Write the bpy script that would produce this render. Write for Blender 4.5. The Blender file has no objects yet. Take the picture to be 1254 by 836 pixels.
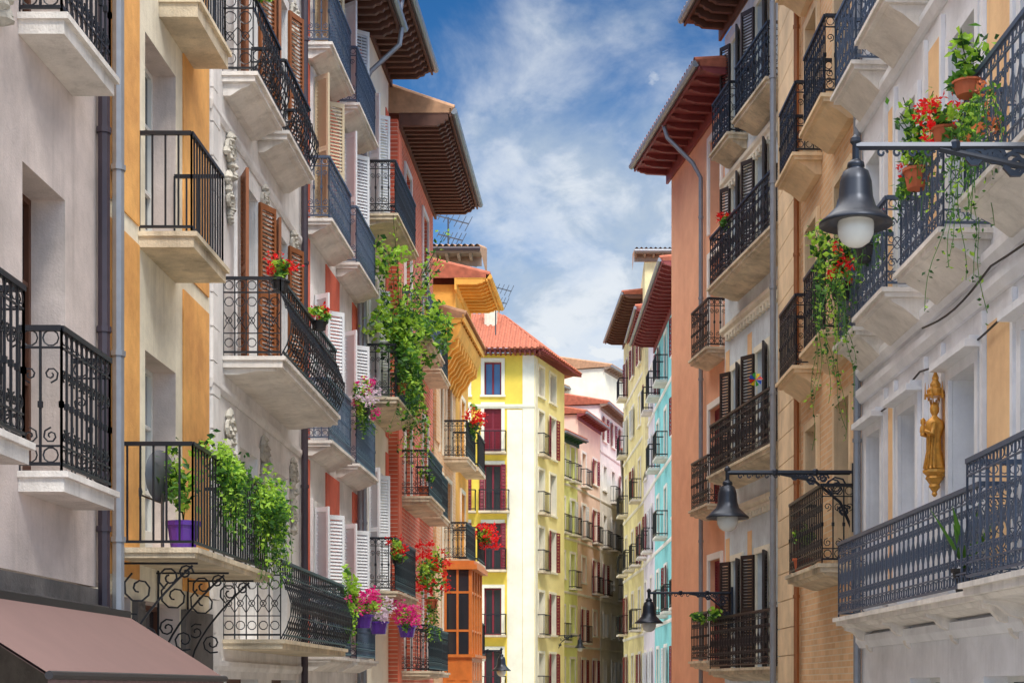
import bpy, math, random
from mathutils import Vector
R=random.Random(7)
C=bpy.context.scene.collection
CAM=2.7; FP=2000.0; VX=720.0; VY=840.0; G=-2.7
def lin(c): 
    c=c/255.0
    return c/12.92 if c<=.04045 else ((c+.055)/1.055)**2.4
def rgb(r,g,b): return (lin(r),lin(g),lin(b),1)
# ---------------------------------------------------------------- materials
def newmat(name):
    m=bpy.data.materials.new(name); m.use_nodes=True
    nt=m.node_tree; b=nt.nodes['Principled BSDF']; return m,nt,b
def stucco(name,col,var=.12,stain=.25,rough=.88,bump=.25,fine=55,dirt=(70,62,55)):
    m,nt,b=newmat(name); N=nt.nodes; K=nt.links
    g=N.new('ShaderNodeNewGeometry')
    n1=N.new('ShaderNodeTexNoise'); n1.inputs['Scale'].default_value=1.1; n1.inputs['Detail'].default_value=9; n1.inputs['Roughness'].default_value=.68
    K.new(g.outputs['Position'],n1.inputs['Vector'])
    mp=N.new('ShaderNodeMapping'); mp.inputs['Scale'].default_value=(3.4,3.4,.2); K.new(g.outputs['Position'],mp.inputs['Vector'])
    n2=N.new('ShaderNodeTexNoise'); n2.inputs['Scale'].default_value=1.3; n2.inputs['Detail'].default_value=8; n2.inputs['Roughness'].default_value=.72
    K.new(mp.outputs['Vector'],n2.inputs['Vector'])
    n3=N.new('ShaderNodeTexNoise'); n3.inputs['Scale'].default_value=fine; n3.inputs['Detail'].default_value=5
    K.new(g.outputs['Position'],n3.inputs['Vector'])
    c=Vector(col[:3])
    mx=N.new('ShaderNodeMix'); mx.data_type='RGBA'
    mx.inputs[6].default_value=(*[min(1,x*(1-var*1.8)) for x in c],1); mx.inputs[7].default_value=(*[min(1,x*(1+var)) for x in c],1)
    r1=N.new('ShaderNodeValToRGB'); r1.color_ramp.elements[0].position=.35; r1.color_ramp.elements[1].position=.65
    K.new(n1.outputs['Fac'],r1.inputs['Fac']); K.new(r1.outputs['Color'],mx.inputs[0])
    r2=N.new('ShaderNodeValToRGB'); r2.color_ramp.elements[0].position=.5; r2.color_ramp.elements[1].position=.78
    r2.color_ramp.elements[1].color=(stain,stain,stain,1)
    K.new(n2.outputs['Fac'],r2.inputs['Fac'])
    m2=N.new('ShaderNodeMix'); m2.data_type='RGBA'; K.new(r2.outputs['Color'],m2.inputs[0]); K.new(mx.outputs[2],m2.inputs[6]); m2.inputs[7].default_value=rgb(*dirt)
    K.new(m2.outputs[2],b.inputs['Base Color'])
    b0=N.new('ShaderNodeBump'); b0.inputs['Strength'].default_value=.3; b0.inputs['Distance'].default_value=.07; K.new(n1.outputs['Fac'],b0.inputs['Height'])
    bp=N.new('ShaderNodeBump'); bp.inputs['Strength'].default_value=bump; bp.inputs['Distance'].default_value=.02
    K.new(b0.outputs['Normal'],bp.inputs['Normal']); K.new(n3.outputs['Fac'],bp.inputs['Height']); K.new(bp.outputs['Normal'],b.inputs['Normal'])
    b.inputs['Roughness'].default_value=rough
    return m
def plain(name,col,rough=.5,metal=0,var=.2,scale=9,spec=.5):
    m,nt,b=newmat(name); N=nt.nodes; K=nt.links
    g=N.new('ShaderNodeNewGeometry'); n=N.new('ShaderNodeTexNoise'); n.inputs['Scale'].default_value=scale; n.inputs['Detail'].default_value=5
    K.new(g.outputs['Position'],n.inputs['Vector'])
    mx=N.new('ShaderNodeMix'); mx.data_type='RGBA'; c=col[:3]
    mx.inputs[6].default_value=(*[x*(1-var) for x in c],1); mx.inputs[7].default_value=(*[min(1,x*(1+var)) for x in c],1)
    K.new(n.outputs['Fac'],mx.inputs[0]); K.new(mx.outputs[2],b.inputs['Base Color'])
    b.inputs['Roughness'].default_value=rough; b.inputs['Metallic'].default_value=metal
    b.inputs['Specular IOR Level'].default_value=spec
    return m
def brick(name,c1,c2,mortar):
    m,nt,b=newmat(name); N=nt.nodes; K=nt.links
    g=N.new('ShaderNodeNewGeometry'); s=N.new('ShaderNodeSeparateXYZ'); cb=N.new('ShaderNodeCombineXYZ')
    K.new(g.outputs['Position'],s.inputs[0]); K.new(s.outputs['Y'],cb.inputs['X']); K.new(s.outputs['Z'],cb.inputs['Y'])
    t=N.new('ShaderNodeTexBrick'); K.new(cb.outputs[0],t.inputs['Vector'])
    t.inputs['Color1'].default_value=c1; t.inputs['Color2'].default_value=c2; t.inputs['Mortar'].default_value=mortar
    t.inputs['Scale'].default_value=1; t.inputs['Brick Width'].default_value=.3; t.inputs['Row Height'].default_value=.09; t.inputs['Mortar Size'].default_value=.009
    n=N.new('ShaderNodeTexNoise'); n.inputs['Scale'].default_value=1.2; n.inputs['Detail'].default_value=8; K.new(g.outputs['Position'],n.inputs['Vector'])
    r=N.new('ShaderNodeValToRGB'); r.color_ramp.elements[0].color=(.75,.75,.75,1); r.color_ramp.elements[1].color=(1.25,1.2,1.15,1); K.new(n.outputs['Fac'],r.inputs['Fac'])
    mx=N.new('ShaderNodeMix'); mx.data_type='RGBA'; mx.blend_type='MULTIPLY'; mx.inputs[0].default_value=1
    K.new(t.outputs['Color'],mx.inputs[6]); K.new(r.outputs['Color'],mx.inputs[7]); K.new(mx.outputs[2],b.inputs['Base Color'])
    bp=N.new('ShaderNodeBump'); bp.inputs['Strength'].default_value=.5; bp.inputs['Distance'].default_value=.02; bp.invert=True
    K.new(t.outputs['Fac'],bp.inputs['Height']); K.new(bp.outputs['Normal'],b.inputs['Normal']); b.inputs['Roughness'].default_value=.9
    return m
def leafmat(name,col):
    m=plain(name,col,rough=.5,var=.45,scale=14)
    nt=m.node_tree; b=nt.nodes['Principled BSDF']; out=nt.nodes['Material Output']
    t=nt.nodes.new('ShaderNodeBsdfTranslucent'); t.inputs['Color'].default_value=(*[min(1,x*1.5) for x in col[:3]],1)
    a=nt.nodes.new('ShaderNodeMixShader'); a.inputs[0].default_value=.35
    nt.links.new(b.outputs[0],a.inputs[1]); nt.links.new(t.outputs[0],a.inputs[2]); nt.links.new(a.outputs[0],out.inputs['Surface'])
    return m
M={}
M['mauve']=stucco('mauve_render',rgb(212,197,190),stain=.36,dirt=(104,92,86))
M['orange']=stucco('orange_render',rgb(250,178,102),var=.18,stain=.28,dirt=(175,104,60))
M['cream']=stucco('cream_render',rgb(244,233,210),stain=.26,dirt=(125,112,96))
M['white']=stucco('white_render',rgb(236,232,230),stain=.28,dirt=(122,116,112))
M['bluewhite']=stucco('cool_white_render',rgb(236,236,240),var=.08,stain=.18,dirt=(135,130,130))
M['paleblue']=stucco('pale_blue_render',rgb(218,228,234),stain=.18)
M['ochre']=stucco('ochre_panel',rgb(252,204,154),var=.1,stain=.15,dirt=(160,120,90))
M['red']=stucco('red_render',rgb(232,114,88),stain=.22,dirt=(150,70,55))
M['salmon']=stucco('salmon_render',rgb(255,188,150),var=.08,stain=.18,dirt=(205,120,95))
M['brickpink']=stucco('faded_red_render',rgb(236,134,106),var=.12,stain=.2,dirt=(160,88,70))
M['yellow']=stucco('yellow_render',rgb(250,218,90),var=.06,stain=.08,dirt=(160,130,70))
M['paleyellow']=stucco('pale_yellow_render',rgb(252,236,168),var=.06,stain=.1,dirt=(160,140,100))
M['golden']=stucco('golden_render',rgb(240,180,84),stain=.22,dirt=(145,92,46))
M['cream2']=stucco('pale_cream_render',rgb(249,243,222),var=.06,stain=.1,dirt=(150,138,118))
M['lime']=stucco('lime_render',rgb(246,249,165),var=.05,stain=.06)
M['pink']=stucco('pink_render',rgb(252,218,198),var=.05,stain=.06)
M['farwhite']=stucco('far_white_render',rgb(248,243,236),var=.05,stain=.06)
M['teal']=stucco('teal_render',rgb(142,220,224),var=.08,stain=.1)
M['lavender']=stucco('lavender_render',rgb(234,226,238),var=.06,stain=.08)
M['oldyellow']=stucco('old_yellow_render',rgb(248,232,178),stain=.15)
M['tan']=stucco('tan_stone',rgb(234,206,168),var=.13,stain=.3,dirt=(120,96,74))
M['stone']=stucco('balcony_stone',rgb(220,203,176),var=.22,stain=.6,bump=.5,dirt=(96,84,70))
M['palestone']=stucco('pale_balcony_stone',rgb(232,225,218),var=.13,stain=.42,bump=.4,dirt=(122,112,102))
M['granite']=stucco('dark_granite',rgb(105,100,98),var=.3,stain=.4,fine=30)
M['relief']=stucco('relief_plaster',rgb(206,200,188),var=.2,stain=.5,bump=.5)
M['brick']=brick('red_brick',rgb(226,118,90),rgb(202,96,72),rgb(222,186,166))
M['tanbrick']=brick('tan_brick',rgb(232,192,148),rgb(216,172,128),rgb(224,202,172))
M['iron']=plain('black_iron',rgb(34,36,43),rough=.42,metal=.2,var=.3,scale=20)
M['blueiron']=plain('blue_grey_iron',rgb(78,92,114),rough=.42,metal=.2,var=.25,scale=20)
M['darkglass']=plain('dark_glass',rgb(40,46,54),rough=.08,var=.5,scale=.8)
M['curtain']=plain('curtained_glass',rgb(155,157,160),rough=.12,var=.45,scale=1.6)
M['blueglass']=plain('sky_glass',rgb(70,105,150),rough=.06,var=.4,scale=.8)
M['wframe']=plain('white_paint',rgb(226,225,220),rough=.5,var=.1)
M['bframe']=plain('brown_wood',rgb(88,52,34),rough=.55,var=.3)
M['mframe']=plain('maroon_wood',rgb(130,28,48),rough=.5,var=.2)
M['brownsh']=plain('brown_shutter_paint',rgb(142,84,46),rough=.55,var=.3)
M['darksh']=plain('dark_shutter_paint',rgb(52,40,38),rough=.5,var=.25)
M['whitesh']=plain('white_shutter_paint',rgb(224,226,230),rough=.5,var=.08)
M['tansh']=plain('tan_shutter_paint',rgb(205,188,158),rough=.5,var=.12)
M['eavebrown']=plain('dark_eave_wood',rgb(98,64,52),rough=.7,var=.45,scale=5)
M['eavered']=plain('maroon_eave_wood',rgb(136,60,60),rough=.6,var=.35,scale=5)
M['eavegrey']=plain('grey_eave_wood',rgb(142,122,106),rough=.7,var=.3,scale=5)
M['eavegreen']=plain('green_eave_wood',rgb(50,92,78),rough=.7,var=.3)
M['gold']=plain('gilded_wood',rgb(206,146,60),rough=.38,metal=.3,var=.5,scale=24)
M['honey']=plain('honey_wood',rgb(206,118,50),rough=.45,var=.3,scale=6)
M['pipegrey']=plain('grey_pipe_paint',rgb(142,146,154),rough=.4,metal=.3)
M['pipedark']=plain('dark_pipe_paint',rgb(62,52,62),rough=.45,var=.3)
M['copper']=plain('copper_pipe',rgb(160,104,66),rough=.4,metal=.5)
M['tile']=plain('clay_tile',rgb(172,98,74),rough=.9,var=.6,scale=6)
M['tiletan']=plain('pale_clay_tile',rgb(182,140,108),rough=.9,var=.5,scale=6)
M['canvas']=plain('brown_canvas',rgb(118,92,88),rough=.85,var=.1,scale=3)
M['canvasdark']=plain('dark_awning_bar',rgb(40,36,38),rough=.5)
M['lampmetal']=plain('lamp_metal',rgb(48,53,64),rough=.35,metal=.5,var=.2)
M['globe']=plain('frosted_globe',rgb(210,210,206),rough=.25,var=.05)
M['g1']=leafmat('leaf_mid',rgb(80,130,46)); M['g2']=leafmat('leaf_light',rgb(160,200,68)); M['g3']=leafmat('leaf_dark',rgb(40,82,36))
M['fred']=leafmat('petal_red',rgb(222,24,30)); M['fpink']=leafmat('petal_magenta',rgb(226,44,136)); M['fpale']=leafmat('petal_pale',rgb(245,200,222))
M['forange']=leafmat('petal_orange',rgb(214,124,78))
M['purple']=plain('purple_glaze',rgb(104,60,170),rough=.25,var=.1); M['terra']=plain('terracotta',rgb(184,96,62),rough=.8,var=.25)
M['whitepot']=plain('white_pot',rgb(215,215,220),rough=.4,var=.05); M['blackpot']=plain('dark_pot',rgb(40,40,42),rough=.5)
M['bluep']=plain('blue_plastic',rgb(30,90,200),rough=.4); M['yellowp']=plain('yellow_plastic',rgb(245,200,30),rough=.4); M['greenp']=plain('green_plastic',rgb(60,170,70),rough=.4); M['redp']=plain('red_plastic',rgb(220,40,40),rough=.4)
M['greensh']=plain('green_shutter_paint',rgb(50,110,80),rough=.5)
M['alu']=plain('aluminium',rgb(92,94,100),rough=.4,metal=.5)
M['asphalt']=stucco('street_stone',rgb(150,145,138),var=.2); M['pave']=stucco('pavement_stone',rgb(180,175,165),var=.15)
# ---------------------------------------------------------------- frames and mesh builder
class Fr:
    def __init__(s,org,d,o,root):
        l=math.hypot(*d); s.d=(d[0]/l,d[1]/l); l=math.hypot(*o); s.o=(o[0]/l,o[1]/l); s.g=org; s.r=root
    def P(s,u,n,h): return (s.g[0]+u*s.d[0]+n*s.o[0]-s.r[0], s.g[1]+u*s.d[1]+n*s.o[1]-s.r[1], h+CAM-s.r[2])
    def W(s,u,n,h): return (s.g[0]+u*s.d[0]+n*s.o[0], s.g[1]+u*s.d[1]+n*s.o[1], h)
    def U(s,px,n=0):
        A=s.g[0]+n*s.o[0]; B=s.g[1]+n*s.o[1]; q=px-VX
        return (q*B-FP*A)/(FP*s.d[0]-q*s.d[1])
    def uy(s,Y,n=0): return (Y-s.g[1]-n*s.o[1])/s.d[1]
    def sub(s,u,n,ang,flip=1):
        c,q=math.cos(ang),math.sin(ang)
        g=(s.g[0]+u*s.d[0]+n*s.o[0], s.g[1]+u*s.d[1]+n*s.o[1])
        d=(flip*c*s.d[0]+q*s.o[0], flip*c*s.d[1]+q*s.o[1]); o=(-q*flip*s.d[0]+c*s.o[0], -q*flip*s.d[1]+c*s.o[1])
        return Fr(g,d,o,s.r)
def WF(loc): return Fr((0,0),(1,0),(0,1),loc)
def at(px,py,Y): return ((px-VX)*Y/FP, Y, (VY-py)*Y/FP)
class MB:
    def __init__(s,F): s.F=F; s.v=[]; s.f=[]; s.m=[]
    def add(s,pts): 
        i=len(s.v); P=s.F.P
        for p in pts: s.v.append(P(*p))
        return i
    def face(s,pts,mi=0):
        i=s.add(pts); s.f.append(tuple(range(i,i+len(pts)))); s.m.append(mi)
    def box(s,a0,a1,b0,b1,c0,c1,mi=0):
        i=s.add([(a0,b0,c0),(a1,b0,c0),(a1,b1,c0),(a0,b1,c0),(a0,b0,c1),(a1,b0,c1),(a1,b1,c1),(a0,b1,c1)])
        for q in ((0,1,2,3),(4,5,6,7),(0,1,5,4),(1,2,6,5),(2,3,7,6),(3,0,4,7)): s.f.append(tuple(i+k for k in q)); s.m.append(mi)
    def prism(s,prof,a0,a1,mi=0,tap=0):
        k=len(prof); i=s.add([(a0,p[0],p[1]) for p in prof]+[(a1,p[0],p[1]) for p in prof])
        for j in range(k): s.f.append((i+j,i+(j+1)%k,i+k+(j+1)%k,i+k+j)); s.m.append(mi)
        s.f.append(tuple(range(i,i+k))); s.f.append(tuple(range(i+k,i+2*k))); s.m+= [mi,mi]
    def tube(s,pts,r,k=4,mi=0,closed=False,cap=True):
        P=[Vector(p) for p in pts]; n=len(P); ref=None; i0=len(s.v)
        for j in range(n):
            if closed: t=P[(j+1)%n]-P[j-1]
            else: t=P[min(j+1,n-1)]-P[max(j-1,0)]
            if t.length<1e-9: t=Vector((0,0,1))
            t.normalize()
            if ref is None: ref=Vector((1,0,0)) if abs(t.x)<.8 else Vector((0,1,0))
            a=ref-t*ref.dot(t)
            if a.length<1e-4: a=t.orthogonal()
            a.normalize(); ref=a; b=t.cross(a)
            rr=r[j] if isinstance(r,(list,tuple)) else r
            s.add([tuple(P[j]+(a*math.cos(x)+b*math.sin(x))*rr) for x in [math.pi/4+2*math.pi*q/k for q in range(k)]])
        m=n if closed else n-1
        for j in range(m):
            for q in range(k):
                s.f.append((i0+j*k+q,i0+j*k+(q+1)%k,i0+((j+1)%n)*k+(q+1)%k,i0+((j+1)%n)*k+q)); s.m.append(mi)
        if not closed and cap:
            s.f.append(tuple(i0+q for q in range(k))); s.f.append(tuple(i0+(n-1)*k+q for q in range(k))); s.m+=[mi,mi]
    def lathe(s,c,prof,seg=14,mi=0,sy=1):
        i0=len(s.v)
        for r,h in prof: s.add([(c[0]+r*math.cos(2*math.pi*q/seg),c[1]+sy*r*math.sin(2*math.pi*q/seg),c[2]+h) for q in range(seg)])
        for j in range(len(prof)-1):
            for q in range(seg):
                s.f.append((i0+j*seg+q,i0+j*seg+(q+1)%seg,i0+(j+1)*seg+(q+1)%seg,i0+(j+1)*seg+q)); s.m.append(mi)
        s.f.append(tuple(i0+q for q in range(seg))); s.f.append(tuple(i0+(len(prof)-1)*seg+q for q in range(seg))); s.m+=[mi,mi]
    def ring(s,a,z,rad,r,b=0,seg=10,sz=1,mi=0):
        s.tube([(a+rad*math.cos(2*math.pi*q/seg),b,z+sz*rad*math.sin(2*math.pi*q/seg)) for q in range(seg)],r,3,mi,closed=True)
    def spiral(s,a,z,rad,r,turn=1.4,start=0,dirn=1,b=0,mi=0,seg=12):
        pts=[]
        for q in range(seg+1):
            t=q/seg; th=start+dirn*t*turn*2*math.pi; rr=rad*(1-.8*t); pts.append((a+rr*math.cos(th),b,z+rr*math.sin(th)))
        s.tube(pts,r,4,mi,cap=False)
    def leaf(s,c,size,mi=0,ns=None):
        a=Vector((R.gauss(0,1),R.gauss(0,1),R.gauss(0,.7))).normalized(); b=a.orthogonal().normalized()
        b=(b*math.cos(R.random()*6)+a.cross(b)*math.sin(R.random()*6)).normalized()
        l=size*R.uniform(.6,1.2); w=l*R.uniform(.4,.7); c=Vector(c)
        nn=a.cross(b)*w*.35
        i=s.add([tuple(c-a*l),tuple(c+b*w+nn),tuple(c+a*l),tuple(c-b*w+nn)]); s.f.append((i,i+1,i+2)); s.f.append((i,i+2,i+3)); s.m+=[mi,mi]
    def build(s,name,mats,parent=None,smooth=False,**kw):
        me=bpy.data.meshes.new(name); me.from_pydata(s.v,[],s.f)
        if not isinstance(mats,(list,tuple)): mats=[mats]
        for m in mats: me.materials.append(m)
        if len(mats)>1: me.polygons.foreach_set('material_index',s.m)
        if smooth: me.polygons.foreach_set('use_smooth',[True]*len(s.f))
        o=bpy.data.objects.new(name,me); C.objects.link(o)
        if parent: o.parent=parent
        for k,v in kw.items(): o[k]=v
        return o
def thing(name,label,cat,loc,group=None):
    o=bpy.data.objects.new(name,None); C.objects.link(o); o.location=loc; o.empty_display_size=.2
    o['label']=label; o['category']=cat
    if group: o['group']=group
    return o
# ---------------------------------------------------------------- house pieces
class House:
    def __init__(s,label,side,P0,P1,h0,top,wall,D=8,trim=None,name='town_house',group=None):
        s.loc=(P0[0],P0[1],0.0); s.root=thing(name,label,'building',s.loc,group)
        d=(P1[0]-P0[0],P1[1]-P0[1]); s.L=math.hypot(*d)
        o=(d[1],-d[0]) if side=='L' else (-d[1],d[0])
        if side=='F': o=(0,-1)
        s.F=Fr(P0,d,o,s.loc); s.top=top; s.h0=h0; s.wall=wall; s.D=D; s.trim=trim or wall; s.ops=[]
    def face(s,P0,P1,o):
        f=object.__new__(House); f.__dict__.update(s.__dict__); d=(P1[0]-P0[0],P1[1]-P0[1]); f.L=math.hypot(*d)
        f.F=Fr(P0,d,o,s.loc); f.ops=[]; return f
    def open(s,u0,u1,z0,z1,frame='wframe',glass='darkglass',sh=None,shm=None,trim=None,door=True,mull=True,ang=None,tw=.12,rev=.24,pediment=False,far=False,sw=None):
        s.ops.append((u0,u1,z0,z1)); F=s.F
        fw=.055 if not far else .07
        mb=MB(F); m=-rev
        mb.box(u0,u0+fw,m-.06,m,z0,z1); mb.box(u1-fw,u1,m-.06,m,z0,z1); mb.box(u0+fw,u1-fw,m-.06,m,z1-fw,z1); mb.box(u0+fw,u1-fw,m-.06,m,z0,z0+(.35 if door and not far else fw))
        if mull:
            c=(u0+u1)/2; mb.box(c-fw*.6,c+fw*.6,m-.05,m+.012,z0+fw,z1-fw)
            if not far:
                for t in ((.36,.7) if door else (.5,)): 
                    z=z0+(z1-z0)*t; mb.box(u0+fw,c-fw*.6,m-.05,m-.005,z-.02,z+.02); mb.box(c+fw*.6,u1-fw,m-.05,m-.005,z-.02,z+.02)
        w=mb.build('balcony_door' if door else 'window',M[frame],s.root)
        p=MB(F); p.face([(u0,m-.045,z0),(u1,m-.045,z0),(u1,m-.045,z1),(u0,m-.045,z1)]); p.build('pane',M[glass],w)
        if trim:
            t=MB(F); a,b=.003,.05
            t.box(u0-tw,u0,a,b,z0,z1+tw); t.box(u1,u1+tw,a,b,z0,z1+tw); t.box(u0,u1,a,b,z1,z1+tw)
            if not door: t.box(u0-tw-.04,u1+tw+.04,a,.1,z0-.09,z0)
            if pediment: t.box(u0-tw-.08,u1+tw+.08,a,.2,z1+tw,z1+tw+.07); t.box(u0-tw-.03,u1+tw+.03,a,.14,z1+tw+.07,z1+tw+.12)
            t.build('surround',M[trim],w)
        if sh:
            hw=(u1-u0)/2-.01
            for sd in (0,1):
                sp=hw
                if sh=='closed': 
                    SF=F.sub(u0+.005+sd*(hw+.01),-.12,0)
                else:
                    an=math.radians(ang if ang is not None else (176 if sh=='open' else 95))
                    if sh=='perp': hw=((u1-u0)/2-.01)*(sw or .5)
                    SF=F.sub(u0,.075,an) if sd==0 else F.sub(u1,.075,an,-1)
                q=MB(SF); st=.045
                q.box(0,st,-.02,.02,z0+.02,z1-.01); q.box(hw-st,hw,-.02,.02,z0+.02,z1-.01)
                for zz in (z0+.02,(z0+z1)/2-.04,z1-.09): q.box(st,hw-st,-.018,.018,zz,zz+.08)
                dz=.06 if not far else .16; z=z0+.12
                while z<z1-.12:
                    q.face([(st,-.02,z),(hw-st,-.02,z),(hw-st,.02,z+dz*.95),(st,.02,z+dz*.95)]); z+=dz
                q.build('shutter',M[shm or 'brownsh'],w); hw=sp
        return w
    def panel(s,u0,u1,z0,z1,mat,n=.015,name='wall_panel'):
        m=MB(s.F); m.box(u0,u1,.002,n,z0,z1); return m.build(name,M[mat],s.root)
    def band(s,z,hh=.16,n=.08,mat=None,u0=0,u1=None):
        u1=s.L if u1 is None else u1
        m=MB(s.F); m.prism([(.002,z),(n*.5,z),(n,z+hh*.5),(n,z+hh),(.002,z+hh)],u0,u1); return m.build('cornice',M[mat or s.trim],s.root)
    def finish(s,reveal=None,sides=True,h0=None):
        F=s.F; L=s.L; h0=s.h0 if h0 is None else h0
        us=sorted({0,L,*[x for o in s.ops for x in o[:2]]}); zs=sorted({h0,s.top,*[x for o in s.ops for x in o[2:]]})
        m=MB(F)
        us=[u for u in us if 0<=u<=L]
        for a,b in zip(us,us[1:]):
            for c,d in zip(zs,zs[1:]):
                x,z=(a+b)/2,(c+d)/2
                if any(o[0]<x<o[1] and o[2]<z<o[3] for o in s.ops): continue
                m.face([(a,0,c),(b,0,c),(b,0,d),(a,0,d)])
        for o in s.ops:
            a,b,c,d=o; r=-.31
            for q in (((a,0,c),(a,r,c),(a,r,d),(a,0,d)),((b,0,c),(b,r,c),(b,r,d),(b,0,d)),((a,0,c),(b,0,c),(b,r,c),(a,r,c)),((a,0,d),(b,0,d),(b,r,d),(a,r,d))): m.face(q,1)
        if sides:
            D=s.D; t=s.top
            m.face([(0,0,h0),(0,-D,h0),(0,-D,t),(0,0,t)]); m.face([(L,0,h0),(L,-D,h0),(L,-D,t),(L,0,t)])
            m.face([(0,-D,h0),(L,-D,h0),(L,-D,t),(0,-D,t)]); m.face([(0,0,t),(L,0,t),(L,-D,t),(0,-D,t)])
        return m.build('wall',[M[s.wall],M[reveal or s.wall]],s.root)
    def balcony(s,u0,u1,n,z,style='ornate',H=1.0,th=.14,slab='stone',iron='iron',br=0,far=False,n0=0,corbel='stone',taper=0):
        F=s.F; m=MB(F)
        if not far:
            m.box(u0-.03,u1+.03,n0+.002,n+.04,z-.05,z); m.box(u0,u1,n0+.002,n,z-th,z-.05)
            if taper:
                m.prism([(n0+.002,z-th-.002),(n-.06,z-th-.002),(n-.1,z-th-.04),(n*.55,z-th-taper*.45),(n*.22,z-th-taper),(n0+.002,z-th-taper)],u0+.06,u1-.06)
        else: m.box(u0,u1,n0+.002,n,z-th,z)
        b=m.build('balcony',M[slab],s.root)
        r=MB(F); e=.03
        for SF,ln,k in [(F.sub(u0+e,n0,math.pi/2),n-e-n0,'s'),(F.sub(u0+e,n-e,0),u1-u0-2*e,'f'),(F.sub(u1-e,n0,math.pi/2),n-e-n0,'s')]: rail(r,SF,ln,z,H,style,far,k)
        r.build('railing',M[iron],b)
        for k in range(br):
            x=u0+.2+(u1-u0-.4)*(k/(br-1) if br>1 else .5); c=MB(F); w=.06; L=n*.82; t=z-th-.002
            c.prism([(.002,t),(L,t),(L,t-.06),(L*.7,t-.09),(L*.5,t-.17),(L*.25,t-.2),(L*.15,t-.3),(.002,t-.34)],x-w,x+w)
            c.build('bracket',M[corbel],b)
        return b
    def eave(s,z,over,mat='eavebrown',tile='tile',pitch=.35,gut=True,ext0=.1,ext1=.1,sp=.42,depth=5,th=.16,gm='pipegrey'):
        F=s.F; L=s.L; m=MB(F); pt=.22
        a0,a1=-ext0,L+ext1; k=int((a1-a0)/pt)+1; amp=.045; seg=4 if (F.g[1]<60) else 2
        N=k*seg; lo,hi=[],[]
        for j in range(N+1):
            u=a0+(a1-a0)*j/N; q=abs(math.sin(math.pi*j/seg))*amp*2
            lo.append((u,over+.08,z+.14+q)); hi.append((u,-depth,z+.14+q+pitch*(over+depth)))
        i=m.add(lo+hi)
        for j in range(N): m.f.append((i+j,i+j+1,i+N+1+j+1,i+N+1+j)); m.m.append(0)
        for u in (a0,a1): m.face([(u,over,z+.02),(u,over+.08,z+.14),(u,-depth,z+.14+pitch*(over+depth)),(u,-depth,z+.02)],0)
        o=m.build('roof',M[tile],s.root)
        b=MB(F); b.box(a0,a1,.0,over,z,z+.03); b.box(a0,a1,over-.03,over+.01,z-.06,z+.12)
        b.box(a0,a1,.003,.06,z-.32,z-.002)
        u=a0+.06; w=.05
        while u<a1-.02:
            b.prism([(.062,z-.002),(over-.06,z-.002),(over-.06,z-th*.45),(over-.12,z-th*.5),(over-.16,z-th*.75),(over-.24,z-th*.8),(over-.3,z-th),(.062,z-th)],u-w,u+w); u+=sp
        b.build('soffit',M[mat],o)
        if gut:
            g=MB(F); g.tube([(a0,over+.07,z+.06),(a1,over+.07,z+.06)],.075,8); g.build('gutter',M[gm],o)
        return o
    def pipe(s,u,n,z0,z1,r=.05,mat='pipegrey',pre=()):
        m=MB(s.F); m.tube(list(pre)+[(u,n,z1),(u,n,z0)],r,8)
        z=z0+.5
        while z<z1: m.lathe((u,n,z),[(r*1.25,0),(r*1.25,.05)],8); z+=1.8
        return m.build('drainpipe',M[mat],s.root)
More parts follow.
